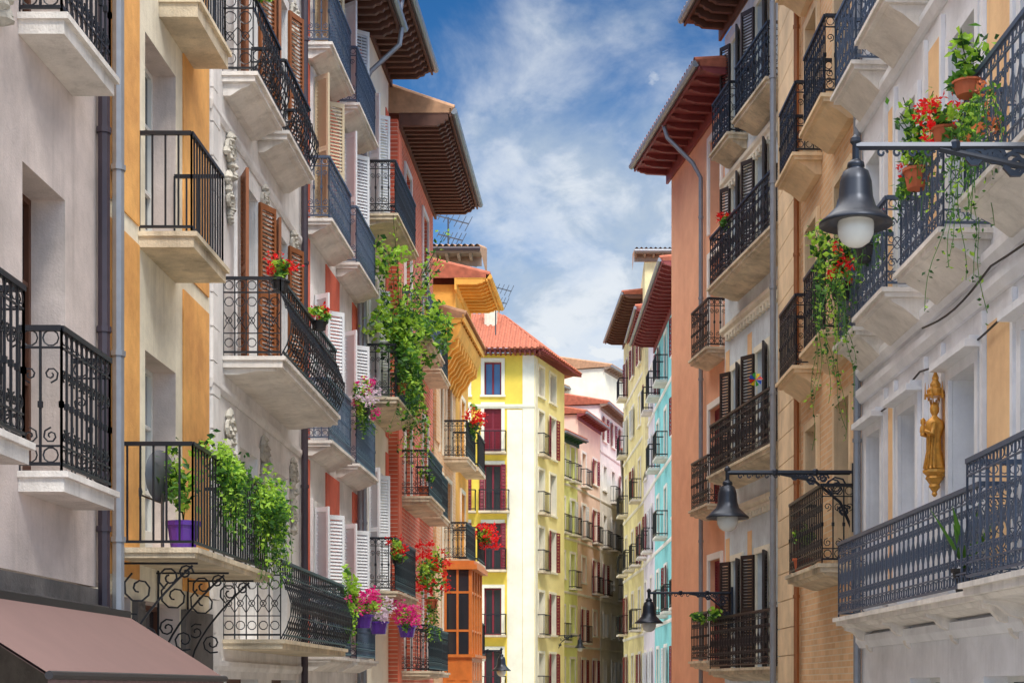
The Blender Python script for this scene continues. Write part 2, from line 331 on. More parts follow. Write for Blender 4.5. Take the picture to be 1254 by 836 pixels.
def rail(r,SF,ln,z,H,style,far,kind):
    r0=r.F; r.F=SF
    if ln<.08: r.F=r0; return
    bz=.06
    if style=='belly':
        def off(y): 
            q=y/H; return .14*math.sin(math.pi*min(1,q*1.25))*(1 if q<.8 else 0) if kind=='f' else 0
        sp=.16; k=max(2,round(ln/sp)); sp=ln/k
        for zz,w in ((bz,.015),(.3,.008),(.82,.011),(H,.024)):
            o=off(zz); r.box(0,ln,o-w,o+w,z+zz-w*.8,z+zz+w*.8)
        for j in range(k+1):
            a=j*sp; r.tube([(a,off(y),z+y) for y in (0,.15,.3,.46,.62,.74,.82,H)],.010,4)
            if j<k:
                c=a+sp/2
                r.ring(c,z+.91,sp*.38,.008,off(.91)); r.ring(c,z+.18,sp*.38,.008,off(.18)); r.ring(c,z+.7,sp*.4,.008,off(.7))
                r.tube([(a,off(.34),z+.34),(c,off(.46)+.01,z+.46),(a+sp,off(.58),z+.58)],.0075,3); r.tube([(a+sp,off(.34),z+.34),(c,off(.46)+.01,z+.46),(a,off(.58),z+.58)],.0075,3)
                r.ring(c,z+.46,sp*.28,.0075,off(.46)+.01,seg=8)
    elif style=='plain':
        sp=.125; k=max(1,round(ln/sp)); sp=ln/k
        for zz,w in ((bz,.013),(H,.02)): r.box(0,ln,-w,w,z+zz-w,z+zz+w)
        for j in range(k+1): a=j*sp; r.box(a-.009,a+.009,-.009,.009,z if j in(0,k) else z+bz,z+H)
    elif style=='far':
        sp=.24; k=max(1,round(ln/sp)); sp=ln/k; w=.022
        for zz in (.08,H): r.box(0,ln,-w,w,z+zz-w,z+zz+w)
        for j in range(k+1): a=j*sp; r.box(a-.012,a+.012,-.012,.012,z,z+H)
    elif style=='ornate':
        sp=.135; k=max(2,round(ln/sp)); sp=ln/k
        for zz,w in ((bz,.013),(.2,.008),(H-.15,.008),(H,.022)): r.box(0,ln,-w,w,z+zz-w,z+zz+w)
        for j in range(k+1):
            a=j*sp; r.box(a-.0088,a+.0088,-.0088,.0088,z if j in(0,k) else z+bz,z+H)
            r.box(a-.017,a+.017,-.017,.017,z+.5,z+.55)
            if j<k:
                c=a+sp/2; r.ring(c,z+H-.075,sp*.38,.008); r.ring(c,z+.13,sp*.36,.008)
                r.spiral(c,z+.28,sp*.4,.008,start=math.pi/2,dirn=1 if j%2 else -1,seg=10); r.spiral(c,z+.76,sp*.4,.008,start=-math.pi/2,dirn=1 if j%2 else -1,seg=10)
    elif style=='heart':
        sp=.2; k=max(2,round(ln/sp)); sp=ln/k
        for zz,w in ((bz,.012),(.18,.008),(H-.13,.008),(H,.022)): r.box(0,ln,-w,w,z+zz-w,z+zz+w)
        for j in range(k+1):
            a=j*sp; r.box(a-.009,a+.009,-.009,.009,z if j in(0,k) else z+bz,z+H)
            if j<k:
                c=a+sp/2
                for q in (-.05,.05): r.ring(c+q,z+H-.065,.042,.007,seg=8); r.ring(c+q,z+.12,.042,.007,seg=8)
                for y in (.28,.72):
                    r.spiral(c-sp*.23,z+y,sp*.25,.008,start=0,dirn=1,seg=9); r.spiral(c+sp*.23,z+y,sp*.25,.008,start=math.pi,dirn=-1,seg=9)
                r.tube([(c-sp*.45,0,z+.36),(c,0,z+.5),(c+sp*.45,0,z+.64)],.007,3); r.tube([(c+sp*.45,0,z+.36),(c,0,z+.5),(c-sp*.45,0,z+.64)],.007,3)
                r.ring(c,z+.5,sp*.22,.007,seg=8,sz=1.3)
    r.F=r0
# ---------------------------------------------------------------- plants
def foliage(mb,c,rad,n,size,mis=(0,1,2)):
    cl=[(R.gauss(0,.42),R.gauss(0,.42),R.gauss(0,.42)) for _ in range(max(4,n//28))]
    for i in range(n):
        q=cl[i%len(cl)]; 
        p=(c[0]+rad[0]*(q[0]+R.gauss(0,.17)),c[1]+rad[1]*(q[1]+R.gauss(0,.17)),c[2]+rad[2]*(q[2]+R.gauss(0,.17)))
        mb.leaf(p,size,mis[i%len(mis)] if R.random()<.5 else mis[(q[2]>0)])
def strands(mb,a,b,count,ln,size,spread=.08,mis=(0,1,2),step=.036):
    for k in range(count):
        t=R.random(); x=a[0]+(b[0]-a[0])*t+R.gauss(0,spread*.4); y=a[1]+(b[1]-a[1])*t+R.gauss(0,spread*.4); z=a[2]+(b[2]-a[2])*t+.03
        L=ln*R.uniform(.15,1); dx=R.gauss(0,.12); dy=R.gauss(0,.2); n=int(L/step); ph=R.random()*6; mi=R.choice(mis)
        pts=[]
        for j in range(n):
            q=j*step; w=.04*math.sin(ph+q*6); px=x+dx*q+w; py=y+dy*q+w; pz=z-q
            if j%4==0: pts.append((px,py,pz))
            if R.random()<.85-.3*q/ln: mb.leaf((px+R.gauss(0,spread*.35),py+R.gauss(0,spread*.35),pz+R.gauss(0,.02)),size*(1-.3*q/ln),mi if R.random()<.7 else R.choice(mis))
        if len(pts)>1: mb.tube(pts,.004,3,0)
GM=[M['g1'],M['g2'],M['g3']]
def flowers(mb,c,rad,n,size):
    heads=max(3,n//14)
    for h in range(heads):
        q=(c[0]+rad[0]*R.uniform(-1,1),c[1]+rad[1]*R.uniform(-1,1),c[2]+rad[2]*R.uniform(-1,1))
        for j in range(14): mb.leaf((q[0]+R.gauss(0,size*1.1),q[1]+R.gauss(0,size*1.1),q[2]+R.gauss(0,size)),size,0)
def potplant(label,c,cat='plant',name='potted_plant',pot=None,potr=.14,poth=.2,fol=None,flo=None,trail=None,group=None,upright=0,stems=0):
    x,y,h=c; loc=(x,y,h+CAM); t=thing(name,label,cat,loc,group); F=WF(loc)
    if pot:
        m=MB(F)
        m.lathe((x,y,h),[(potr*.72,0),(potr*.95,poth*.85),(potr*1.08,poth*.85),(potr*1.08,poth),(potr*.9,poth),(potr*.88,poth*.9)],14); m.build('pot',M[pot],t)
    m=MB(F); top=h+(poth if pot else 0)
    for f in (fol or []): foliage(m,(x+f[0],y+f[1],top+f[2]),f[3],f[4],f[5])
    for f in (trail or []): strands(m,(x+f[0][0],y+f[0][1],top+f[0][2]),(x+f[1][0],y+f[1][1],top+f[1][2]),f[2],f[3],f[4])
    for k in range(stems):
        a=R.random()*6.28; ln=R.uniform(.5,1)*upright; tip=(x+math.cos(a)*ln*.35,y+math.sin(a)*ln*.5,top+ln)
        m.tube([(x,y,top),(x+math.cos(a)*ln*.08,y+math.sin(a)*ln*.08,top+ln*.6),tip],.006,3,2)
        for j in range(int(16+14*ln)):
            q=R.uniform(.3,1); m.leaf((x+math.cos(a)*ln*.35*q*q+R.gauss(0,.06),y+math.sin(a)*ln*.5*q*q+R.gauss(0,.06),top+ln*q+R.gauss(0,.05)),.055,R.choice((0,1,1,2)))
    if m.f: m.build('foliage',GM,t)
    for f in (flo or []):
        q=MB(F); flowers(q,(x+f[0],y+f[1],top+f[2]),f[3],f[4],f[5]); q.build('blossom',M[f[6]],t)
    return t
# ================================================================ THE LEFT ROW
h=House('mauve grey rendered house at left edge with brown awning below','L',(-4.45,10.0),(-4.45,14.85),.9,12.6,'mauve')
F=h.F
for fl in (1.68,5.25):
    h.open(F.uy(12.85),F.uy(13.9),fl,fl+2.45,frame='bframe',rev=.29)
    h.open(F.uy(10.5),F.uy(11.4),fl,fl+2.45,frame='bframe',rev=.29)
    h.balcony(F.uy(12.75),F.uy(14.1),.36,fl,'ornate',H=1.12,th=.16,slab='palestone'); h.balcony(F.uy(10.2),F.uy(11.95),.36,fl+.1,'ornate',H=1.12,th=.16,slab='palestone')
h.finish()
m=MB(F); m.box(0,h.L,-.3,0.03,G,.88); m.box(0,h.L,.03,.12,.62,.72); m.build('stone_base',M['granite'],h.root)
m=MB(F); m.box(-.02,h.L-.02,.122,.3,.52,.68); m.build('awning_box',M['canvasdark'],h.root)
a=MB(F); a.face([(0,.3,.62),(h.L-.02,.3,.62),(h.L-.02,1.15,.08),(0,1.15,.08)]); a.face([(0,.3,.6),(h.L-.02,.3,.6),(h.L-.02,1.15,.06),(0,1.15,.06)])
n=48
i=a.add([(h.L*k/n-(.02 if k==n else 0),1.15+(.006 if k%2 else -.006),zz) for k in range(n+1) for zz in (.09,-.12)])
for k in range(n): a.f.append((i+2*k,i+2*k+2,i+2*k+3,i+2*k+1)); a.m.append(0)
aw=a.build('awning',M['canvas'],h.root); b=MB(F); b.tube([(0,1.15,.07),(h.L,1.15,.07)],.028,8); b.tube([(h.L-.1,.3,.1),(h.L-.1,.75,-.3),(h.L-.1,1.13,.05)],.02,6); b.build('awning_bar',M['canvasdark'],aw)
h.pipe(h.L-.07,.07,G,12,.055,'pipedark')
m=MB(F)
for k in range(16): m.lathe((F.uy(12.25)+R.gauss(0,.05),.06,5.0+k*.05),[(.01,-.06),(.07+R.random()*.04,-.02),(.05,.05),(.01,.08)],8)
m.build('carved_ornament',M['relief'],h.root)
# L2 orange
h=House('orange and cream striped house with ivy covered balcony','L',(-4.65,14.87),(-4.65,20.05),G,12.4,'cream'); F=h.F
for fl in (1.38,4.72,8.0): h.open(F.uy(17.15),F.uy(18.42),fl,fl+2.15,frame='wframe',glass='curtain' if fl<3 else 'darkglass',rev=.26)
h.open(F.uy(17.0),F.uy(18.6),G,.9,frame='bframe'); h.open(F.uy(15.2),F.uy(16.6),G,.9,frame='bframe')
for z0,z1 in ((1.1,4.55),(4.75,8.0),(8.2,12.3)):
    for a,b in ((15.0,16.88),(18.72,19.98)): h.panel(F.uy(a),F.uy(b),z0,z1,'orange',.018)
h.finish('mauve'); m=MB(F); m.box(.02,F.uy(15.15),.003,.06,G,.88); m.box(F.uy(16.65),F.uy(16.95),.003,.06,G,.88); m.box(F.uy(18.65),h.L-.05,.003,.06,G,.88); m.build('stone_base',M['granite'],h.root)
h.balcony(F.uy(16.9),F.uy(18.4),.57,4.7,'plain',H=1.03,th=.16,slab='stone')
h.balcony(F.uy(17.7),F.uy(19.2),.42,7.45,'plain',H=1.03,th=.2,slab='stone')
b=h.balcony(F.uy(16.0),F.uy(19.75),.8,1.36,'plain',H=1.02,th=.1,slab='stone')
for yy in (16.2,17.6,18.9):
    m=MB(F.sub(F.uy(yy),0,math.pi/2)); z=1.25
    m.tube([(.0,0,z-.03),(.78,0,z-.03)],.014,4); m.tube([(.02,0,z),(.02,0,z-1.15)],.014,4)
    m.tube([(.03+.7*t,0,z-1.1+1.05*t**.6) for t in [q/10 for q in range(11)]],.014,4)
    m.spiral(.2,z-.28,.17,.012,start=2); m.spiral(.5,z-.17,.12,.012,start=-2,dirn=-1); m.spiral(.12,z-.62,.1,.012,start=1); m.spiral(.3,z-.75,.12,.012,start=-1,dirn=-1); m.spiral(.66,z-.12,.08,.012)
    m.build('bracket',M['iron'],b)
h.pipe(F.uy(15.85),.09,G,12,.06,'pipegrey')
# L3
h=House('white house with brown louvred shutters, carved plaster reliefs and bulging black balconies','L',(-4.65,20.07),(-4.65,26.45),G,14.5,'white'); F=h.F
for fl in (.62,4.2,7.8,11.2):
    for a,b in ((21.6,22.75),(23.85,25.0)):
        h.open(F.uy(a),F.uy(b),fl,fl+2.55,frame='wframe' if fl<4 else 'bframe',glass='curtain' if fl<4 else 'darkglass',sh=None if fl<4 else 'perp',shm='brownsh',trim='white',tw=.16,ang=158,sw=.7)
h.open(F.uy(21),F.uy(23),G,.1,frame='bframe',trim=None); h.open(F.uy(24),F.uy(26),G,.1,frame='bframe')
h.balcony(F.uy(20.8),F.uy(25.4),.76,4.2,'belly',H=1.0,th=.14,slab='palestone',taper=.08)
h.balcony(F.uy(20.8),F.uy(26.2),.76,.6,'belly',H=1.0,th=.12,slab='stone')
h.balcony(F.uy(20.75),F.uy(22.6),.42,7.8,'belly',H=1.0,th=.12,slab='palestone',taper=.16); h.balcony(F.uy(22.95),F.uy(25.0),.42,7.8,'belly',H=1.0,th=.12,slab='palestone',taper=.16)
for zz in (.2,3.68,7.1,10.6): h.band(zz,.12,.05)
for k in range(40):
    w=.42 if k%2 else .3; h.panel(.03,w,G+k*.42,G+k*.42+.4,'white',.04,'quoin')
for yy in (21.05,23.28,25.6):
    for fl in (.62,4.2,7.8):
        m=MB(F); c=(F.uy(yy),.05,fl+2.35)
        for k in range(30):
            t=k/29; w=.2*math.sin(math.pi*min(1,t*1.2+.1))+.03; m.lathe((c[0]+R.uniform(-w,w),.04,c[2]+.55-t*1.1),[(.01,-.06),(.045+R.random()*.035,-.02),(.04,.03),(.008,.07)],7)
        for sg in (-1,1): m.spiral(c[0]+sg*.13,c[2]+.35,.13,.03,b=.05,start=0,dirn=sg); m.spiral(c[0]+sg*.1,c[2]-.3,.1,.025,b=.05,start=3,dirn=-sg)
        m.build('carved_relief',M['relief'],h.root)
h.finish(); h.pipe(h.L-.1,.08,G,14,.055,'pipedark')
# L4
h=House('white house with red vertical strips and louvred white shutters under dark rafters','L',(-4.65,26.5),(-4.54,32.1),G,12.85,'white'); F=h.F
for fl in (.5,4.05,7.7,10.6):
    for a,b,sm in ((27.35,28.45,'tansh'),(30.2,31.3,'whitesh')):
        h.open(F.uy(a),F.uy(b),fl,fl+(2.5 if fl<10 else 2.0),sh='perp',shm=sm if fl>4.1 else 'whitesh',trim='white',ang=128,glass='curtain',sw=.6)
    h.balcony(F.uy(26.9),F.uy(29.1),.4,fl,'ornate',H=1.02,th=.1,slab='palestone',taper=.14,iron='blueiron'); h.balcony(F.uy(29.7),F.uy(32.0),.4,fl,'ornate',H=1.02,th=.1,slab='palestone',taper=.14,iron='blueiron')
for a,b in ((26.56,27.15),(28.65,30.0),(31.5,32.05)):
    for z0,z1 in ((.55,3.75),(4.1,7.4),(7.75,10.3),(10.65,12.4)): h.panel(F.uy(a),F.uy(b),z0,z1,'red',.02)
h.open(F.uy(27.3),F.uy(29.3),G,-.2,frame='bframe'); h.finish(); h.eave(12.9,.85,'eavebrown',sp=.34,ext1=.15,th=.22)
h.pipe(F.uy(31.9),.09,G,11.6,.05,'pipegrey',pre=[(F.uy(32.0),.9,12.9),(F.uy(32.0),.85,12.55),(F.uy(31.9),.3,12.0)])
# L5
h=House('narrow cream house with red bands behind leafy climbing balcony plants','L',(-4.5,32.15),(-4.4,36.0),G,13.4,'cream2'); F=h.F
for fl in (1.9,5.75,9.4):
    for a,b in ((32.9,34.0),(34.6,35.5)): h.open(F.uy(a),F.uy(b),fl,fl+2.5,sh='perp' if a<34 else None,shm='whitesh',trim='white',ang=120)
    h.balcony(F.uy(32.5),F.uy(35.6),.68,fl,'ornate',H=1.05,th=.12,taper=.1)
    h.panel(F.uy(35.56),F.uy(35.95),fl-.3,fl+3.2,'red',.02); h.panel(.03,.5,fl-.3,fl+3.2,'red',.02)
h.open(F.uy(33),F.uy(35),G,0,frame='bframe'); h.finish(); h.eave(13.6,.95,'eavebrown',sp=.32,ext0=.1,ext1=.25,th=.24)
h.pipe(.12,.08,G,12.9,.05,'pipegrey',pre=[(.0,.85,13.55),(.0,.8,13.2)])
# L6
h=House('red brick house with wide dark rafter eave above plain white framed windows','L',(-4.2,36.02),(-4.08,43.0),G,12.5,'brick'); F=h.F
for fl in (.35,4.25,7.8,10.2):
    for a,b in ((37.2,38.2),(40.6,41.6)):
        h.open(F.uy(a),F.uy(b),fl,fl+(2.4 if fl<10 else 1.6),trim='white',glass='curtain' if fl>5 else 'darkglass',frame='bframe')
    if fl<10:
        h.balcony(F.uy(36.5),F.uy(39.3),.66,fl,'ornate',H=1.02,th=.12,taper=.08,iron='blueiron' if fl>5 else 'iron'); h.balcony(F.uy(40.1),F.uy(42.2),.5,fl,'ornate',H=1.02,th=.12)
h.panel(.02,.5,G,12.2,'brickpink',.03,'corner_strip'); h.finish(); h.eave(12.7,1.15,'eavebrown',sp=.27,ext0=-.25,ext1=.35,th=.26,tile='tiletan')
# L7
h=House('tan brick house with golden carved cornice and glazed honey wood gallery','L',(-4.05,43.05),(-3.85,47.5),G,9.4,'tanbrick',D=4); F=h.F
for fl in (.4,3.5,6.3):
    for a,b in ((43.9,44.5),(45.3,46.3)):
        if fl<3 and a>45: continue
        h.open(F.uy(a),F.uy(b),fl,fl+2.2,trim='cream',frame='bframe')
    if fl>3: h.balcony(F.uy(44.9),F.uy(47.0),.65,fl,'ornate',H=1.0)
h.finish()
u0,u1,z0,z1=F.uy(44.75),F.uy(47.3),.05,3.2
m=MB(F); m.box(u0,u1,.003,.8,z0,z0+.75); m.box(u0-.08,u1+.08,.003,.9,z0+.75,z0+.83); m.box(u0-.12,u1+.12,.003,.95,z1,z1+.14); m.box(u0-.06,u1+.06,.003,.87,z1+.14,z1+.24)
m.prism([(.003,z0-.002),(.75,z0-.002),(.6,z0-.15),(.3,z0-.35),(.003,z0-.5)],u0+.1,u1-.1)
for k in range(5):
    x=u0+.05+(u1-u0-.1)*k/4; m.box(x-.045,x+.045,.71,.8,z0+.83,z1)
m.box(u0,u0+.08,.003,.1,z0+.83,z1); m.box(u0,u0+.07,.37,.43,z0+.83,z1)
for zz in (1.5,2.55): m.box(u0+.01,u1-.01,.73,.78,zz,zz+.06); m.box(u0+.01,u0+.06,.1,.71,zz,zz+.06)
for x in (u0+.2,u0+.75,u0+1.4,u0+1.95): m.box(x,x+.38,.801,.82,z0+.12,z0+.62)
m.box(u0-.02,u0,.12,.36,z0+.12,z0+.62); m.box(u0-.02,u0,.46,.7,z0+.12,z0+.62)
bw=m.build('bay_window',M['honey'],h.root); m=MB(F); m.box(u0+.03,u1-.03,.003,.74,z0+.84,z1-.01); m.build('pane',M['darkglass'],bw)
m=MB(F); L=h.L; m.prism([(.003,8.4),(.12,8.4),(.2,8.7),(.45,9.0),(.65,9.2),(.72,9.4),(.72,9.55),(.003,9.55)],-.2,L+.1)
u=0
while u<L: m.prism([(.1,9.15),(.64,9.15),(.62,8.95),(.45,8.85),(.32,8.6),(.2,8.5),(.1,8.25)],u,u+.16); u+=.48
m.build('carved_cornice',M['golden'],h.root)
h.eave(9.62,.8,'golden',tile='tiletan',gut=False,ext0=.25,ext1=.1,depth=1.6,pitch=.3)
for k in range(3): h.panel(.03,.75,6.5-k*3.1,8.3-k*3.1,'tanbrick',.05,'pilaster')
# L7b
h=House('bright orange house with red tiled eave rising behind the golden cornice','F',(-9.0,47.6),(-3.86,47.6),G,11.7,'golden',D=3.4); F=h.F
h.open(3.2,4.0,9.9,11.1,frame='bframe',door=False,trim='cream',tw=.1); h.finish()
g=h.face((-3.86,47.6),(-3.74,51.0),(1,0)) 
for fl in (.9,3.7,6.5): 
    g.open(1.2,2.2,fl,fl+2.1,trim='cream',frame='bframe'); g.balcony(.7,2.8,.6,fl,'far',far=True,th=.12)
g.finish(sides=False); g.eave(11.8,.95,'golden',tile='tile',ext0=.3,ext1=.35,depth=4,pitch=.25,gm='golden',sp=.4)
# behind
h=House('cream house with dark raftered roof edge under the rooftop aerial','F',(-10,58.5),(-4.55,58.5),G,15.3,'cream',D=3); F=h.F
h.open(4.0,4.9,13.2,14.6,frame='bframe',door=False); h.finish(); h.eave(15.35,.9,'eavegrey',ext1=.75,depth=3,tile='tiletan',gm='pipedark',pitch=.25)
# L8
YF=78.0
h=House('bright yellow corner house with hipped red tile roof facing down the street','F',(-7.5,YF),(-2.54,YF),G,15.9,'yellow',D=6); F=h.F
fl8=(-.5,2.45,5.55,8.35,11.15,13.9)
for k,fl in enumerate(fl8):
    for a,b in ((F.U(593),F.U(614)),(F.U(556),F.U(573))):
        h.open(a,b,fl,fl+(2.25 if k<5 else 1.6),frame='mframe',glass='blueglass' if k==5 else 'darkglass',sh='perp' if k in (2,3) else ('closed' if k==4 else None),ang=172,sw=.55,shm='mframe',trim='cream2',tw=.16,far=True,door=k<5)
        if k<5: h.balcony(a-.25,b+.25 if k!=3 else b+.4,.5,fl,'far',far=True,H=.98,th=.1)
h.panel(F.U(640),h.L-.012,G,15.8,'cream2',.04,'corner_strip'); h.panel(F.U(621),F.U(639.6),G,13.2,'cream2',.03,'wall_panel'); h.band(13.25,.2,.1,'cream2')
h.finish('cream2')
g=h.face((-2.54,YF),(-1.2,83.0),(5,-1.34)); FF=g.F
for k,fl in enumerate(fl8):
    a,b=FF.U(659.5),FF.U(665); c,d=FF.U(673),FF.U(680)
    g.open(a-.05,b+.1,fl+.1,fl+2.1 if k<5 else fl+1.5,frame='mframe',far=True,trim='cream2',door=False,mull=False)
    g.open(c,d,fl+.1,fl+2.1 if k<5 else fl+1.5,frame='mframe',far=True,trim='cream2',sh='perp' if k in(0,1,2,4) else None,ang=172,sw=.8,shm='mframe',door=False)
    if k<5: g.balcony(a-.2,b+.2,.35,fl,'far',far=True,th=.1)
g.wall='paleyellow'; g.finish('cream2'); g.panel(.02,.4,G,15.7,'cream2',.03,'corner_strip')
m=MB(WF(h.loc)); e=15.95
A=(-8.3,YF-.9,e); B=(-2.1,YF-1.0,e); Cc=(-.35,83.6,e); D=(-3.5,88,e); T=(-4.4,82.5,18.8); T2=(-8.3,82.5,18.8)
m.face([A,B,T,T2]); m.face([B,Cc,T]); m.face([Cc,D,T])
for k in range(24):
    s=Vector(A).lerp(Vector(B),k/23); m.tube([tuple(s),tuple(s+(Vector((s.x,82.5,18.8))-s)*(1 if s.x<-4.4 else max(.03,(B[0]-s.x)/(B[0]+4.4))))],.08,5)
for k in range(20):
    f=k/19; s=Vector(B).lerp(Vector(Cc),f); l=1-abs(2*f-1); mid=(Vector(B)+Vector(Cc))/2; m.tube([tuple(s),tuple(s+(Vector(T)-mid)*max(.05,l*.98))],.08,5)
rf=m.build('roof',M['tile'],h.root)
m=MB(WF(h.loc)); m.face([(A[0],A[1],e-.02),(B[0],B[1],e-.02),(-2.54,YF,e-.02),(-8.3,YF,e-.02)]); m.face([(B[0],B[1],e-.02),(Cc[0],Cc[1],e-.02),(-1.2,83,e-.02),(-2.54,YF,e-.02)])
for k in range(26): x=-8.2+k*.235; m.box(x,x+.09,YF-.85,YF,e-.17,e-.03)
for k in range(24):
    f=k/23; p=Vector((-2.54,YF)).lerp(Vector((-1.2,83)),f); q=Vector(B[:2]).lerp(Vector(Cc[:2]),f); m.tube([(p.x,p.y,e-.1),(q.x,q.y,e-.1)],.06,4)
m.build('soffit',M['eavered'],rf); m=MB(WF(h.loc)); m.box(-5.1,-4.5,80.5,81.1,17.2,19.2); m.box(-5.2,-4.4,80.4,81.2,19.2,19.35); m.build('chimney',M['cream'],rf)
# far curve
def farhouse(label,P0,P1,top,wall,side='L',cols=2,em='eavebrown',sh='mframe',fl=(-.4,2.6,5.7,8.8,11.9,15.0,18.1),over=.7,iron='iron',bal=.4,tile='tile',pb=.6,pitch=.2,ps=.4):
    h=House(label,side,P0,P1,G,top,wall,D=7,trim='farwhite'); F=h.F; L=h.L
    for f in fl:
        if f+2.3>top: break
        for k in range(cols):
            c=L*(k+.5)/cols; w=min(.5,L/cols*.22); bb=f>0 and R.random()<pb
            h.open(c-w,c+w,f if bb else f+.5,f+2.0,far=True,trim='farwhite',frame='wframe',glass=R.choice(['darkglass','curtain']),sh='perp' if R.random()<ps else None,ang=174,sw=.8,shm=R.choice([sh,sh,'whitesh']),tw=.14,door=bb)
            if bb: h.balcony(c-w-.25,c+w+.25,bal,f,'far',far=True,th=.1,iron=iron,slab='palestone')
        h.band(f-.35,.14,.05)
    h.finish(); h.eave(top+.02,over,em,sp=.6,tile=tile,ext0=.2,ext1=.2,pitch=pitch); return h
farhouse('lime yellow house with green eave beside the yellow corner house',(-1.75,92.5),(-.62,96.0),14.3,'lime',cols=2,em='eavegreen',sh='greensh',over=.5)
farhouse('pink house with maroon eave between lime and white houses',(-.6,96.2),(.75,102.0),16.0,'pink',cols=2,em='eavered',over=.5)
farhouse('tall pale house at the far end of the street',(.78,102.2),(2.45,110.0),17.6,'farwhite',cols=3,em='eavegrey',over=.5)
farhouse('cream house with tan roof closing the street behind the pink house',(-4.0,112),(-.5,120),21.2,'cream2',cols=3,em='eavegrey',tile='tiletan',over=.5)
farhouse('tall cream house at the furthest end with tan roof',(1.2,116),(4.6,126),22.6,'cream2',cols=4,em='eavegrey',tile='tiletan',over=.5)
# ================================================================ THE RIGHT ROW
h=House('white house with ochre panels and long blue grey iron balcony at right','R',(4.125,11.0),(3.6,21.5),G,12.6,'bluewhite',D=8); F=h.F
doors=((11.4,12.4),(13.6,14.7),(16.15,17.1),(18.5,19.3),(20.25,21.0)); pans=((12.65,13.35),(15.05,15.85),(17.5,18.05),(19.6,19.95))
for fl in (.9,4.4,7.65):
    for a,b in doors: h.open(F.uy(a),F.uy(b),fl,fl+2.3,frame='wframe',glass='curtain',trim='bluewhite',tw=.12,rev=.27,pediment=fl<2)
    for a,b in pans:
        if not(fl<2 and a==17.5): h.panel(F.uy(a),F.uy(b),fl+.25,fl+2.6,'ochre',.012)
        for s0 in (a-.12,b+.04): h.panel(F.uy(s0),F.uy(s0+.08),fl+.1,fl+2.75,'bluewhite',.05,'pilaster')
for z in (.5,3.7,4.0,7.25,10.7): h.band(z,.16,.1)
h.balcony(F.uy(14.75),F.uy(21.1),.42,.88,'heart',H=.95,th=.1,slab='palestone',iron='blueiron',taper=.08,br=4,corbel='palestone')
h.balcony(F.uy(11.2),F.uy(14.6),.6,.92,'heart',H=1.08,th=.12,slab='palestone',iron='blueiron',taper=.08,br=2,corbel='palestone')
for f,rs in ((4.4,((11.2,14.85,.55),(15.7,17.45,.5),(18.05,19.55,.5),(20.0,21.2,.4))),(7.65,((13.3,14.9,.5),(15.7,17.3,.5),(18.05,19.4,.5),(20.0,21.25,.42)))):
    for a,b,n in rs: h.balcony(F.uy(a),F.uy(b),n,f,'heart',H=1.0,th=.1,slab='palestone',iron='blueiron',taper=.24)
for a,b in ((12,13.3),(14.6,16),(17.6,18.9)): h.open(F.uy(a),F.uy(b),G,.1,frame='wframe')
h.finish(); h.pipe(h.L-.06,.07,G,12,.05,'pipegrey'); R1=h
# R2
h=House('tan stone and brick house with copper pipe right of the grey pipe','R',(3.6,21.52),(3.3,28.0),G,13.4,'tanbrick',D=8); F=h.F
for fl in (1.65,4.75,7.9,10.8):
    for a,b in ((22.1,23.1),(24.5,25.4)): h.open(F.uy(a),F.uy(b),fl,fl+2.3,frame='bframe',trim='tan')
    if fl<2: h.balcony(F.uy(21.9),F.uy(24.5),.47,fl,'ornate',H=1.05,th=.12,slab='stone',taper=.1)
    else: h.balcony(F.uy(21.8),F.uy(23.4),.45,fl,'ornate',H=1.05,th=.1,slab='tan',taper=.2); h.balcony(F.uy(24.2),F.uy(25.7),.42,fl,'ornate',H=1.05,th=.1,slab='tan',taper=.2)
for k in range(36): h.panel(F.uy(26.0),h.L-.01,G+k*.46,G+k*.46+.445,'tan',.05,'corner_stone')
h.finish('tan'); h.pipe(F.uy(25.85),.1,G,13,.045,'copper'); h.pipe(h.L-.02,.13,G,13.2,.055,'pipegrey'); R2=h
# R3
h=House('pale blue house with dark brown shutters and three wide scrollwork balconies','R',(3.86,28.05),(2.85,34.0),G,13.5,'paleblue',D=8); F=h.F
for fl in (.35,4.22,8.0,10.9):
    for a,b in ((30.65,31.5),(32.6,33.3)): h.open(F.uy(a),F.uy(b),fl,fl+2.2,sh='perp',shm='darksh',trim='cream2',frame='wframe',ang=155,sw=.9,glass='darkglass')
    if fl<10: h.balcony(F.uy(28.15,.6),F.uy(32.9,.6),.6,fl,'heart',H=1.0,th=.12,taper=.12,slab='stone',iron='iron')
    else: h.balcony(F.uy(29.3),F.uy(31.6),.45,fl,'heart',H=1.0,th=.12,taper=.16,slab='stone'); h.balcony(F.uy(32.2),F.uy(33.6),.4,fl,'heart',H=1.0,th=.12,taper=.16,slab='stone')
for z in (3.45,7.25,10.3):
    h.band(z,.16,.12,'cream'); m=MB(F); pts=[(0,z-.002)]
    for k in range(25): pts+=[(k*.23,z-.16),(k*.23+.1,z-.16),(k*.23+.1,z-.06),(k*.23+.23,z-.06)]
    pts.append((25*.23,z-.002)); i=m.add([(p[0],.003,p[1]) for p in pts]+[(p[0],.1,p[1]) for p in pts]); n=len(pts)
    for j in range(n): m.f.append((i+j,i+(j+1)%n,i+n+(j+1)%n,i+n+j)); m.m.append(0)
    m.f.append(tuple(range(i+n,i+2*n))); m.m.append(0); m.build('dentil_band',M['cream'],h.root)
for a,b in ((31.9,32.2),(33.6,33.9)):
    for fl in (.35,4.22,8.0): h.panel(F.uy(a),F.uy(b),fl+.1,fl+2.7,'ochre' if fl<8 else 'bluewhite',.012)
h.finish(); h.eave(13.85,.8,'eavebrown',sp=.4,th=.22,ext1=.3,tile='tiletan'); R3=h
